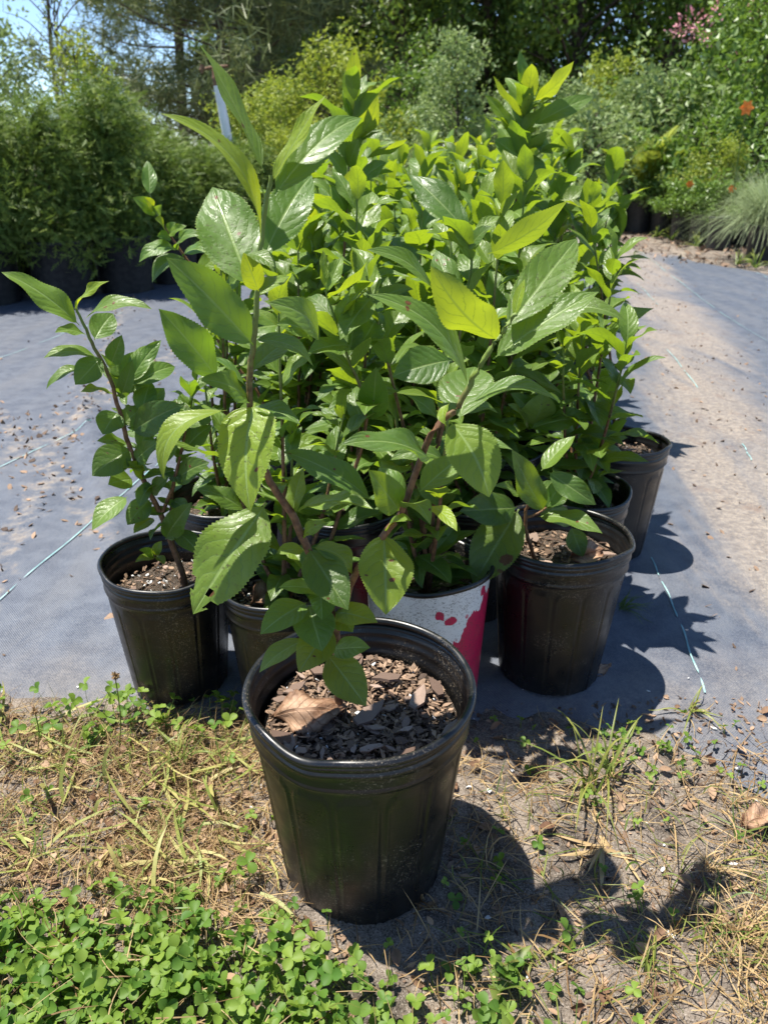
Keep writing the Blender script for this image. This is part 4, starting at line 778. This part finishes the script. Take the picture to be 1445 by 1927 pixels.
# tufts that stand apart: every blade a part
def tuft(px, py, label, n, Lm, wd, up=(.5, 1.45), tint=(0., 1.), m='blade', cat='grass tuft', az=None, name='grass_tuft'):
    g = gnd(px, py); g.z = float(soil_at(np.array(g.x), np.array(g.y))); root = empty(name, g, label, cat, None)
    for i in range(n):
        a = random.uniform(0, 6.28) if az is None else random.uniform(*az); el = random.uniform(*up); L = random.uniform(*Lm); W_ = random.uniform(*wd); acc = Acc(); V = []
        d = Vector((math.cos(a) * math.cos(el), math.sin(a) * math.cos(el), math.sin(el))); s_ = Vector((-math.sin(a), math.cos(a), random.gauss(0, .3))).normalized(); drp = random.uniform(.15, .75)
        o0 = Vector((random.gauss(0, .008), random.gauss(0, .008), 0))
        for t in np.linspace(0, 1, 9):
            c = o0 + d * L * t; c = c - Vector((0, 0, 1)) * (drp * L * t ** 2.5) + Vector((math.cos(a), math.sin(a), 0)) * (drp * .3 * L * t * t); c.z = max(c.z, .003)
            hw = W_ / 2 * (1 - t ** 3 * .95); V += [c - s_ * hw, c + Vector((0, 0, hw * .3)), c + s_ * hw]
        acc.add(np.array([tuple(v_) for v_ in V]), grid_faces(3, 9), np.repeat(np.clip(random.uniform(*tint) + np.linspace(0, 1, 9) ** 2 * .5, 0, 1.2), 3))
        link('blade', acc.mesh('blade'), M[m], root)
    return root
tuft(1108, 1475, 'tall grass tuft with one long hooked blade beside the speckled pot', 16, (.10, .25), (.003, .006), up=(.75, 1.5), tint=(.1, .9))
tuft(1150, 1460, 'grass tuft with arching blades at the cloth edge, right of the hooked one', 14, (.08, .19), (.003, .006), tint=(.2, 1.))
tuft(1145, 1595, 'flattened straw coloured grass crown on bare soil', 14, (.05, .11), (.004, .008), up=(.02, .3), tint=(.5, 1), m='straw')
tuft(1215, 1800, 'low green grass tuft in the right foreground', 30, (.03, .075), (.0015, .003), up=(.3, 1.3), tint=(0, .5))
tuft(1168, 1150, 'green grass tuft growing at the foot of the speckled pot', 22, (.05, .11), (.0018, .0032), up=(.2, 1.0), az=(-1.2, 1.2), tint=(0, .3))
tuft(1300, 1345, 'small pale grass tuft at the corner of the cloth', 12, (.03, .09), (.002, .004), up=(.3, 1.2), tint=(.4, 1))
tuft(1190, 492, 'green weed tuft growing out of the cloth seam far right', 26, (.08, .22), (.004, .008), up=(.8, 1.5), tint=(0, .3))
tuft(800, 1700, 'withered brown grass sprig leaning on the foremost pot', 9, (.03, .08), (.002, .004), up=(.3, 1.4), tint=(.0, .3), m='straw')
def flower_stalk(px, py, hx, hy, label):
    g = gnd(px, py); g.z = float(soil_at(np.array(g.x), np.array(g.y))); t = at(hx, hy, g.y); root = empty('clover_flower', g, label, 'flower')
    V, Q = tube(smooth_path([(0, 0, 0), tuple((t - g) * .5 + Vector((.006, 0, 0))), tuple(t - g)], 5), np.full(11, .0011), 5); a = Acc(); a.add(V, Q, .4); link('stalk', a.mesh('stalk'), M['blade'], root)
    n = 60; d = rand_dir(n, .2); tv = np.array([(-.12, 0, 0), (.12, 0, 0), (.15, .7, .0), (-.15, .7, 0), (.02, 1, 0), (-.02, 1, 0)]); V, Q = instances(tv, np.array([[0, 1, 2, 3], [3, 2, 4, 5]]), frames(d + np.array([0, 0, -.4]), rand_dir(n)), rng.uniform(.006, .010, n), np.tile(np.array(t - g), (n, 1)))
    a = Acc(); a.add(V, Q, np.repeat(rng.uniform(0, .5, n), 6)); link('flower_head', a.mesh('flower_head'), M['straw'], root)
tuft(940, 1860, 'broad leaved dark weed in the shade at the bottom', 9, (.04, .07), (.014, .022), up=(.3, 1.2), tint=(0, .1), cat='weed', name='weed')
tuft(1010, 1800, 'thin yellow green weed below the withered sprig', 10, (.04, .09), (.003, .006), up=(.2, 1.2), tint=(.2, .8), cat='weed', name='weed')
tuft(1390, 1760, 'dense pale dry tuft at the lower right edge', 34, (.05, .12), (.0012, .0025), up=(.2, 1.3), tint=(.4, 1.), m='straw')
tuft(1330, 1640, 'dry straw tuft above the dense pale one', 24, (.05, .10), (.0012, .0025), up=(.2, 1.2), tint=(.4, 1.), m='straw')
tuft(330, 1440, 'upright green and brown blades before the narrow pot', 14, (.07, .14), (.002, .005), up=(.7, 1.5), tint=(.2, 1.))
tuft(120, 1420, 'upright thin blades at the cloth edge on the left', 16, (.05, .11), (.0018, .004), up=(.6, 1.5), tint=(.2, 1.))
flower_stalk(225, 1420, 217, 1272, 'taller withered clover flower before the left corner pot')
flower_stalk(70, 1420, 66, 1338, 'low withered clover flower at the left cloth edge')

# ------------------------------------------------------------------ the nursery around
CARD = np.array([(0, 0, 0), (.26, .45, .06), (0, 1, -.08), (-.26, .45, .06)], float); CARDQ = np.array([[0, 1, 2, 3]])
def spray_template(n=7):
    a = Acc()
    for i in range(n):
        t = i / (n - 1); sgn = 1 if i % 2 else -1; b0 = np.array([0, .12 + .75 * t, 0]); d = np.array([sgn * (.75 - .35 * t), .65, .1 * sgn]); d /= np.linalg.norm(d); L = .34 * (1 - .55 * t); p = np.array([-d[1], d[0], 0]) * .036
        a.add(np.array([b0 - p, b0 + p, b0 + d * L + p * .5, b0 + d * L - p * .5]), [[0, 1, 2, 3]])
    p = np.array([.035, 0, 0]); a.add(np.array([-p, p, np.array([0, 1, .0]) + p * .4, np.array([0, 1, 0]) - p * .4]), [[0, 1, 2, 3]])
    return np.concatenate(a.V), np.concatenate(a.Q)
SPR = spray_template()
def foliage_mesh(name, C, Rd, n, size, template=(CARD, CARDQ), outward=.7, upb=.4, shell=.45, tint_h=True):
    """clumps: centres C (k,3), radii Rd (k,3)"""
    C = np.asarray(C, float); Rd = np.asarray(Rd, float); vol = Rd.prod(1) ** .8; k = rng.choice(len(C), n, p=vol / vol.sum())
    d = rand_dir(n); rr = shell + (1 - shell) * rng.uniform(0, 1, n) ** .6; rr *= 1 + .18 * rng.normal(size=n)
    P = C[k] + d * Rd[k] * rr[:, None]; nn = nrm(d * outward + rand_dir(n) * .8 + np.array([0, 0, upb])); ax = nrm(rand_dir(n) + d * .6 - np.array([0, 0, .1]))
    S = rng.uniform(*size, n); V, Q = instances(template[0], template[1], frames(ax, nn), S, P)
    return mesh_np(name, V, Q, None, {'tint': np.repeat(np.clip(rng.uniform(0, .75, n) + rng.uniform(0, .35, len(C))[k], 0, 1), len(template[0]))}, False)
def limb_mesh(paths, n=6):
    a = Acc()
    for P, r0, r1 in paths:
        P = smooth_path(P, 4); a.add(*tube(P, np.linspace(r0, r1, len(P)), n))
    return a.mesh('trunk')
def grow_tree(name, kind, seed, height, crown_r, trunk_r, nleaf, lsize, m, base_frac=.3, nclump=26, flat=.8):
    """returns (trunk mesh, crown mesh) standing at the origin"""
    r_ = np.random.default_rng(seed); top = np.array([r_.normal(0, .05) * height, r_.normal(0, .05) * height, height]); paths = [([(0, 0, -.1), tuple(top * .35 + [.02 * height * r_.normal(), 0, 0]), tuple(top * .7), tuple(top)], trunk_r, trunk_r * .15)]
    C = []; Rr = []
    for i in range(nclump):
        t = base_frac + (1 - base_frac) * (i + .5) / nclump; az = i * 2.4 + r_.normal(0, .4); w_ = math.sin(math.pi * min(max((t - base_frac) / (1 - base_frac) * .85 + .12, 0), 1)) ** .7
        rad = crown_r * w_ * r_.uniform(.25, 1.2); c = top * t + np.array([math.cos(az) * rad, math.sin(az) * rad, 0]); s_ = crown_r * r_.uniform(.13, .44) * (.6 + .4 * w_); C.append(c); Rr.append((s_, s_, s_ * flat))
        st = top * max(t - .12, .1); paths.append(([tuple(st), tuple((st + c) / 2 + [0, 0, .03 * height]), tuple(c)], trunk_r * .3, trunk_r * .05))
    for i in range(nclump):
        j = r_.integers(0, nclump); c = C[j]; d = nrm(np.array([c[0], c[1], .5 * crown_r * r_.uniform(.2, 1.6)]) + r_.normal(0, .25, 3) * crown_r); e = c + d * crown_r * r_.uniform(.3, .7); m_ = (c + e) / 2; q = crown_r * r_.uniform(.05, .12)
        C += [m_, e]; Rr += [(q * 1.3, q * 1.3, q * 1.8), (q, q, q * 1.6)]; paths.append(([tuple(c), tuple(m_), tuple(e)], trunk_r * .07, trunk_r * .02))
    tr = limb_mesh(paths); tr.materials.append(M['trunk']); cr = foliage_mesh('crown', C, Rr, nleaf, lsize); cr.materials.append(m); return tr, cr
def pine_tree(seed, height, trunk_r, nt_=2600):
    r_ = np.random.default_rng(seed); paths = [([(0, 0, -.1), (.02 * height, 0, height * .5), (0, .02 * height, height)], trunk_r, trunk_r * .25)]; C = []; 
    for i in range(46):
        t = .10 + .88 * i / 46; az = i * 2.4 + r_.normal(0, .5); ln = height * (.30 * (1 - t) + .07) * r_.uniform(.6, 1.15); b_ = np.array([.02 * height * t, 0, height * t]); e = b_ + np.array([math.cos(az) * ln, math.sin(az) * ln, ln * r_.uniform(-.05, .35)]); mid = (b_ + e) / 2 + [0, 0, -.05 * ln]
        paths.append(([tuple(b_), tuple(mid), tuple(e)], trunk_r * .22, trunk_r * .05))
        for q in range(int(nt_ / 46)):
            u = r_.uniform(.35, 1.05); C.append(b_ + (e - b_) * u + r_.normal(0, .11 * ln, 3) * [1, 1, .55])
    a = Acc(); tv = []; tq = []
    for j in range(9):
        d = rand_dir(1, .3)[0]; p = nrm(np.cross(d, rand_dir(1)[0])) * .035; k = len(tv); tv += [-p, p, d + p * .3, d - p * .3]; tq.append([k, k + 1, k + 2, k + 3])
    C = np.array(C); n = len(C); V, Q = instances(np.array(tv), np.array(tq), frames(rand_dir(n), rand_dir(n, .5)), rng.uniform(.25, .5, n), C)
    cr = mesh_np('crown', V, Q, None, {'tint': np.repeat(rng.uniform(0, 1, n), len(tv))}, False); cr.materials.append(M['pine']); tr = limb_mesh(paths); tr.materials.append(M['trunk']); return tr, cr
def put_tree(name, meshes, x, y, sc, label, cat, group=None, rz=None, z=-.02):
    o = empty(name, (x, y, z), label, cat, group, random.uniform(0, 6.28) if rz is None else rz); o.scale = (sc,) * 3 if not isinstance(sc, tuple) else sc
    for nm, me in zip(('trunk', 'crown'), meshes): link(nm, me, None, o)
    return o
def pxX(px, Y, z=1.0): return (px - CXP) / FPX * (Y * CP + (CAM_H - z) * SP)
# big pots with conifers at the left
Vb, Qb = lathe([(.42, 0), (.47, .9), (.485, .92), (.5, .95), (.5, 1.0), (.485, 1.0), (.47, .9), (.465, .85), (.0, .85)], 40); bigpot = mesh_np('grow_pot', Vb, Qb); bigpot.materials.append(M['bigpot'])
con_lib = []
for i in range(4):
    r_ = np.random.default_rng(40 + i); C = []; Rr = []; paths = [([(0, 0, -.15), (0, 0, .5), (.02, 0, 1.0)], .02, .006)]
    for j in range(30):
        t = j / 29; az = j * 2.4; rad = .34 * (1 - t ** 2 * .75) * r_.uniform(.4, 1.); c = np.array([math.cos(az) * rad, math.sin(az) * rad, .02 + .95 * t]); C.append(c); q = r_.uniform(.13, .2); Rr.append((q, q, q * 1.25)); paths.append(([(0, 0, max(c[2] - .12, 0)), tuple(c * [.5, .5, 1] - [0, 0, .03]), tuple(c)], .006, .002))
    for j in range(20):
        az = r_.uniform(0, 6.28); rad = r_.uniform(0, .38); C.append(np.array([math.cos(az) * rad, math.sin(az) * rad, r_.uniform(.85, 1.2) - .5 * rad])); Rr.append((.04, .04, .16))
    fm_ = foliage_mesh('foliage', C, Rr, 6500, (.04, .10), SPR, .5, .5, .35); fm_.materials.append(M['conifer']); tm = limb_mesh(paths); tm.materials.append(M['trunk']); con_lib.append((tm, fm_))
crow = [(-3.35, 5.55), (-2.85, 5.72), (-2.38, 5.92), (-2.02, 6.25), (-1.78, 6.72), (-1.60, 7.25), (-1.45, 7.85), (-1.3, 8.5), (-3.5, 6.3), (-3.0, 6.45), (-2.5, 6.75), (-2.2, 7.2), (-2.0, 7.8), (-1.85, 8.5)]
for i, (x, y) in enumerate(crow):
    fro = i < 8; k = i if fro else i - 8
    lab = '%s from the left in the %s conifer row' % (ordn[k], 'front' if fro else 'back')
    p = empty('grow_pot', (x, y, .004), 'large black pot %s' % lab, 'pot', 'large black pots of the conifers'); b_ = link('pot_body', bigpot, None, p); b_.scale = (.48, .48, .42)
    c = empty('conifer_shrub', (x, y, .36), 'feathery green conifer shrub %s' % lab, 'shrub', 'conifer shrubs in the large black pots', random.uniform(0, 6)); s_ = random.uniform(.88, 1.08); c.scale = (s_ * 1.05, s_ * 1.05, s_ * (.88 if k < 4 else .66))
    for nm, me in zip(('stem', 'foliage'), con_lib[i % 4]): link(nm, me, None, c)
# pole with a rusty sprinkler head
Y = 8.0; tp, bt = at(408, 148, Y), at(431, 275, Y); bt0 = tp + (bt - tp) * ((tp.z + .02) / (tp.z - bt.z)); root = empty('sprinkler_pole', (bt0.x, Y, 0), 'leaning white pipe with a rusty sprinkler head above the conifers', 'pole')
d = Vector((tp.x - bt0.x, 0, tp.z))
for nm, a0, a1, r0, mm in (('pipe', 0, .80, .042, 'pvc'), ('coupling', .80, .815, .042, 'pvc'), ('upper_pipe', .815, .965, .040, 'pvc'), ('collar', .965, 1.0, .040, 'rust')):
    V, Q = tube([tuple(d * (a0 + (a1 - a0) * k)) for k in np.linspace(0, 1, 5)], np.full(5, r0), 14); a = Acc(); a.add(V, Q); link(nm, a.mesh(nm), M[mm], root)
a = Acc(); a.add(*tube([tuple(d), tuple(d + Vector((0, 0, .10)))], [.045, .03], 10)); a.add(*tube([tuple(d + Vector((-.15, 0, .07))), tuple(d + Vector((-.05, 0, .085))), tuple(d + Vector((.11, 0, .10)))], [.010, .016, .012], 8)); a.add(*tube([tuple(d + Vector((-.13, 0, .04))), tuple(d + Vector((-.12, 0, .11)))], [.012, .02], 8)); link('sprinkler_head', a.mesh('sprinkler_head'), M['rust'], root)
# sparse young trees with yellow tips behind the conifers
yt = [grow_tree('t', 0, 60 + i, 2.6, .5, .02, 1500, (.05, .11), M['far3'], .25, 34, 1.5) for i in range(2)]
for i, (px, Y, s_, lb) in enumerate([(165, 8.6, .78, 'slim yellow tipped sapling rising above the left conifers'), (240, 9.2, .62, 'shorter yellow tipped sapling by the sky gap'), (25, 9.6, .50, 'low yellow green sapling at the left picture edge')]):
    put_tree('sapling', yt[i % 2], pxX(px, Y), Y, s_, lb, 'sapling', 'saplings behind the conifers')
bare = grow_tree('b', 0, 77, 9, 2.2, .09, 700, (.10, .2), M['far2'], .35, 40, 1.)
put_tree('bare_tree', bare, pxX(135, 24), 24, .9, 'thin nearly bare tree against the sky at the upper left', 'tree')
# pines
pl = [pine_tree(11, 13, .15, 3200), pine_tree(12, 13, .14, 3200)]
for i, (px, Y, s_, lb) in enumerate([(345, 24, 1., 'dark pine with long limbs reaching into the sky gap'), (425, 19, .85, 'dark pine right behind the sprinkler pole'), (505, 20, .85, 'pine between the pole and the broadleaf trees'), (560, 31, 1.0, 'pine half hidden by broadleaf trees')]):
    put_tree('pine_tree', pl[i % 2], pxX(px, Y), Y, s_, lb, 'tree', 'pines at the edge of the woods', rz=(i * 1.3))
put_tree('far_tree', grow_tree('f', 0, 80, 7, 2.4, .15, 2600, (.2, .35), M['far2'], .2, 24), pxX(10, 46), 46, 1.0, 'small hazy tree far off at the left edge', 'tree')
# broadleaf trees
bl = [grow_tree('o', 0, 90 + i, 11, 3.0, .2, 9000, (.14, .27), m_, .12, 44) for i, m_ in enumerate((M['far1'], M['far1'], M['far4'], M['wood']))]
for i, (px, Y, s_, v, lb) in enumerate([(630, 24, .80, 2, 'yellow green broadleaf tree right of the pines'), (540, 28, 1., 0, 'broad green tree behind the pines'), (730, 26, 1.05, 3, 'dark broadleaf tree behind the tallest front shoots'), (800, 30, 1.1, 1, 'glossy green tree left of the paired dark trunks'),
        (905, 29, 1.15, 3, 'dark tree of the left paired trunk'), (985, 31, 1.15, 3, 'dark tree of the right paired trunk'), (1060, 27, 1.0, 1, 'green tree behind the grey green brush'), (1140, 30, 1.1, 3, 'dark tree behind the yellow flowering shrub'), (1220, 26, 1.0, 0, 'green tree above the palms'), (1330, 30, 1.15, 3, 'dark tree behind the pink flowering bush'), (1440, 27, 1.1, 0, 'green tree at the right edge'), (1540, 24, 1.1, 1, 'green tree just outside the right edge'), (670, 33, 1.2, 1, 'tall green tree far behind the front shoots')]):
    put_tree('broadleaf_tree', bl[v], pxX(px, Y), Y, s_, lb, 'tree', 'broadleaf trees at the edge of the woods')
# the far woods read as one mass
C = []; Rr = []
for i in range(230):
    px = rng.uniform(440, 1750); Y = rng.uniform(36, 48); C.append((pxX(px, Y), Y, rng.uniform(.5, 17))); q = rng.uniform(1.4, 2.6); Rr.append((q, q, q))
o = link('woods', foliage_mesh('woods', C, Rr, 42000, (.3, .55)), M['wood']); tag(o, 'dark far woods behind the trees', None, None, 'stuff')
# shrubs in the middle distance
sh = {'pale': grow_tree('s', 0, 120, 3.2, .95, .04, 6500, (.06, .12), M['far2'], .06, 46), 'yel': grow_tree('s', 0, 121, 2.6, 1.0, .04, 6000, (.06, .12), M['far3'], .03, 44), 'dark': grow_tree('s', 0, 122, 3.0, 1.2, .05, 6500, (.07, .14), M['far1'], .02, 48), 'low': grow_tree('s', 0, 123, 1.3, .8, .03, 4500, (.05, .10), M['far2'], .02, 36), 'green': grow_tree('s', 0, 124, 1.2, .7, .03, 4500, (.05, .09), M['far1'], .02, 36)}
SH = [('pale', 868, 13, .78, 'pale willowy shrub with a thin grey stem behind the block'), ('yel', 620, 14, .95, 'yellow green shrub behind the tall front shoot'), ('yel', 530, 12, .7, 'yellow green shrub right of the pole'), ('dark', 750, 15, .8, 'dark shrub between yellow green and pale shrubs'), ('low', 690, 11, .9, 'low pale shrub behind the block'), ('pale', 960, 14, .55, 'pale shrub right of the willowy one'),
      ('dark', 1010, 16, .7, 'dark shrub behind the tall right shoot'), ('pale', 1075, 12.5, .58, 'grey green shrub left of the palms'), ('low', 1110, 11.6, 1.2, 'grey green mound left of the palms'), ('pale', 1170, 13, .62, 'grey green brush above the palm pot'), ('low', 1235, 12.6, 1.5, 'grey green mound behind the palm fronds'), ('pale', 1275, 13.6, .66, 'grey green brush behind the palm fronds'),
      ('dark', 1385, 13.2, 1.15, 'big dark bush with pink blossoms at the upper right'), ('dark', 1470, 12.2, 1.0, 'dark bush at the right picture edge'), ('green', 1330, 11.4, 1.2, 'low green bush below the orange lily'), ('green', 1420, 10.8, 1.2, 'low green bush at the right edge behind the grasses'), ('yel', 1130, 15, .9, 'yellow flowering shrub under the trees'), ('yel', 470, 10.5, .6, 'low yellow green shrub at the end of the conifer row'), ('green', 420, 10.2, .9, 'low green shrub behind the conifer row'), ('yel', 1375, 10.2, .42, 'bright green weeds behind the hibiscus')]
for i, (k, px, Y, s_, lb) in enumerate(SH): put_tree('shrub', sh[k], pxX(px, Y), Y, s_, lb, 'shrub', 'shrubs behind the potted plants')
big = [o for o in bpy.data.objects if o.name.startswith('shrub') and 'pink' in o.get('label', '')][0]
for (px, py) in [(1285, 45), (1300, 40), (1275, 62), (1310, 55), (1420, 12), (1395, 118), (1350, 22), (1330, 60), (1405, 140)]:
    c = at(px, py, 12.4); d = rand_dir(26); me = mesh_np('blossom', *instances(CARD, CARDQ, frames(d, rand_dir(26)), rng.uniform(.04, .08, 26), d * .12 * rng.uniform(.3, 1.6, 26)[:, None]), smooth=False)
    o = link('blossom', me, M['pink'], big); o.matrix_world = Matrix.Translation(c); o.matrix_parent_inverse = (Matrix.Translation(big.location) @ big.rotation_euler.to_matrix().to_4x4() @ Matrix.Diagonal((*big.scale, 1))).inverted()
# yellow leaves at the back of the block
def palm(px, Y, label, nf, L, z0, up=(.4, 1.4), tint=(0, 1)):
    root = empty('palm', (pxX(px, Y, .3), Y, z0), label, 'palm', 'potted palms at the far right')
    for i in range(nf):
        az = i * 2.4 + random.uniform(-.3, .3); el = random.uniform(*up); ln = L * random.uniform(.75, 1.1); a = Acc(); pts = []
        for t in np.linspace(0, 1, 9):
            r_ = ln * t * math.cos(el) + .25 * ln * t * t; z = ln * t * math.sin(el) - .62 * ln * t ** 2.4 * math.cos(el); pts.append((r_ * math.cos(az), r_ * math.sin(az), z))
        P = smooth_path(pts, 3); V, Q = tube(P, np.linspace(.010, .003, len(P)), 5); a.add(V, Q, .8); ti = random.uniform(*tint)
        for j in range(26):
            v = .18 + .82 * j / 25; f = v * (len(P) - 1); k = min(int(f), len(P) - 2); c = P[k] + (P[k + 1] - P[k]) * (f - k); t_ = nrm(P[min(k + 1, len(P) - 1)] - P[max(k - 1, 0)])
            for sgn in (-1, 1):
                s_ = nrm(np.cross(t_, [0, 0, 1.])) * sgn; dd = nrm(s_ * .8 + t_ * .7 + np.array([0, 0, .15])); ll = L * .28 * math.sin(math.pi * (v * .8 + .15)); w_ = nrm(np.cross(dd, [0, 0, 1.])) * .017; a.add(np.array([c - w_, c + w_, c + dd * ll + w_ * .2 - [0, 0, .12 * ll], c + dd * ll - w_ * .2 - [0, 0, .12 * ll]]), [[0, 1, 2, 3]], ti + random.uniform(-.1, .1))
        link('frond', a.mesh('frond', False), M['palm'], root)
def rpot(px, pyb, D, h, label):
    g = gnd(px, pyb); g.y += D / 2; g.x = pxX(px, g.y, .1); p = empty('grow_pot', (g.x, g.y, 0), label, 'pot', 'black pots at the far right'); b_ = link('pot_body', bigpot, None, p); b_.scale = (D, D, h); return g
g = rpot(1200, 438, .42, .55, 'large black pot of the upright yellow palm'); palm(1200, g.y, 'upright yellowing palm in the large black pot', 11, .9, .46, (.9, 1.5), (.4, 1.))
rpot(1172, 422, .40, .5, 'dark pot half hidden behind the large palm pot'); g = rpot(1265, 418, .42, .5, 'pot of the arching palm, behind the hibiscus'); palm(1265, g.y, 'arching green palm with drooping feathery fronds', 13, 1.05, .42, (.4, 1.25), (0., .7)); palm(1340, g.y, 'wide yellow green palm behind the hibiscus', 12, .95, .35, (.4, 1.2), (.2, .8))
hb = [rpot(1243, 442, .30, .32, 'left small pot below the hibiscus'), rpot(1282, 452, .30, .34, 'middle small pot below the hibiscus'), rpot(1318, 462, .30, .34, 'right small pot below the hibiscus'), rpot(1352, 470, .30, .34, 'small pot between hibiscus and grasses')]
hib = grow_tree('h', 0, 140, .75, .38, .015, 2400, (.04, .075), M['far1'], .05, 30)
for i, gg in enumerate(hb[:3]):
    o = put_tree('hibiscus_bush', hib, gg.x, gg.y - .05, (.9, .9, .55), ['left', 'middle', 'right'][i] + ' hibiscus bush with glossy leaves in a small black pot', 'bush', 'hibiscus bushes in small pots', z=.25)
def flower(px, py, Y, label, s_, stalk=None):
    c = at(px, py, Y); root = empty('orange_flower', c, label, 'flower', 'orange flowers at the far right')
    for k in range(6):
        a_ = k * 1.047; me = mesh_np('petal', *instances(CARD * [1.6, 1, 2], CARDQ, frames(np.array([[math.cos(a_), -.35, math.sin(a_)]]), np.array([[0, -1., .2]])), np.array([s_]), np.zeros((1, 3)))); link('petal', me, M['orange'], root)
    if stalk:
        V, Q = tube([(0, 0, 0), (.02, .02, -stalk * .5), (.06, .0, -stalk)], [.006, .008, .01], 6); a = Acc(); a.add(V, Q, .2); link('stalk', a.mesh('stalk'), M['blade'], root)
flower(1403, 203, 9.2, 'orange lily bloom standing high at the upper right', .085, 1.2); flower(1297, 346, 9.6, 'left orange hibiscus bloom', .05); flower(1376, 355, 9.3, 'right orange hibiscus bloom', .05)
def fountain(px, pyb, label, n, L, D):
    g = rpot(px, pyb, D, .34, 'black pot of the ' + label); root = empty('ornamental_grass', (g.x, g.y, .28), label, 'grass', 'fountain grasses at the right edge'); az = rng.uniform(0, 6.28, n); el = rng.uniform(.45, 1.5, n); ll = L * rng.uniform(.6, 1.1, n); dr = rng.uniform(.2, .8, n); P = []
    for t in np.linspace(0, 1, 7):
        c = np.stack([np.cos(az) * (np.cos(el) * ll * t + .25 * ll * t * t) + rng.normal(0, .0001, n), np.sin(az) * (np.cos(el) * ll * t + .25 * ll * t * t), np.sin(el) * ll * t - dr * ll * t ** 2.6], -1); s_ = np.stack([-np.sin(az), np.cos(az), 0 * az], -1) * (.0035 * (1 - .8 * t)); P.append(np.stack([c - s_, c + s_], 1))
    V = np.stack(P, 1).reshape(-1, 3) + np.repeat(np.concatenate([rng.normal(0, .04, (n, 2)), np.zeros((n, 1))], 1), 14, 0); q = grid_faces(2, 7); Q = (q[None] + (np.arange(n) * 14)[:, None, None]).reshape(-1, 4)
    link('foliage', mesh_np('foliage', V, Q, None, {'tint': np.repeat(rng.uniform(0, 1, n), 14)}), M['grassy'], root)['kind'] = 'stuff'
fountain(1432, 492, 'nearest fountain grass with fine pale blades', 1500, .85, .32); fountain(1395, 462, 'fountain grass behind the nearest one', 1300, .8, .32); fountain(1475, 470, 'fountain grass cut by the right edge', 1200, .85, .32)
for i, (px, py, lb) in enumerate([(1262, 455, 'weed with strap leaves before the left small pot'), (1310, 465, 'bright leafy weed before the right small pot'), (1385, 500, 'sprawling green weed before the nearest fountain grass'), (1420, 505, 'second sprawling weed near the right edge'), (1235, 446, 'short weed beside the large palm pot')]): tuft(px, py, lb, 14, (.12, .30), (.012, .024), up=(.4, 1.4), tint=(0, .5), cat='weed', name='weed')
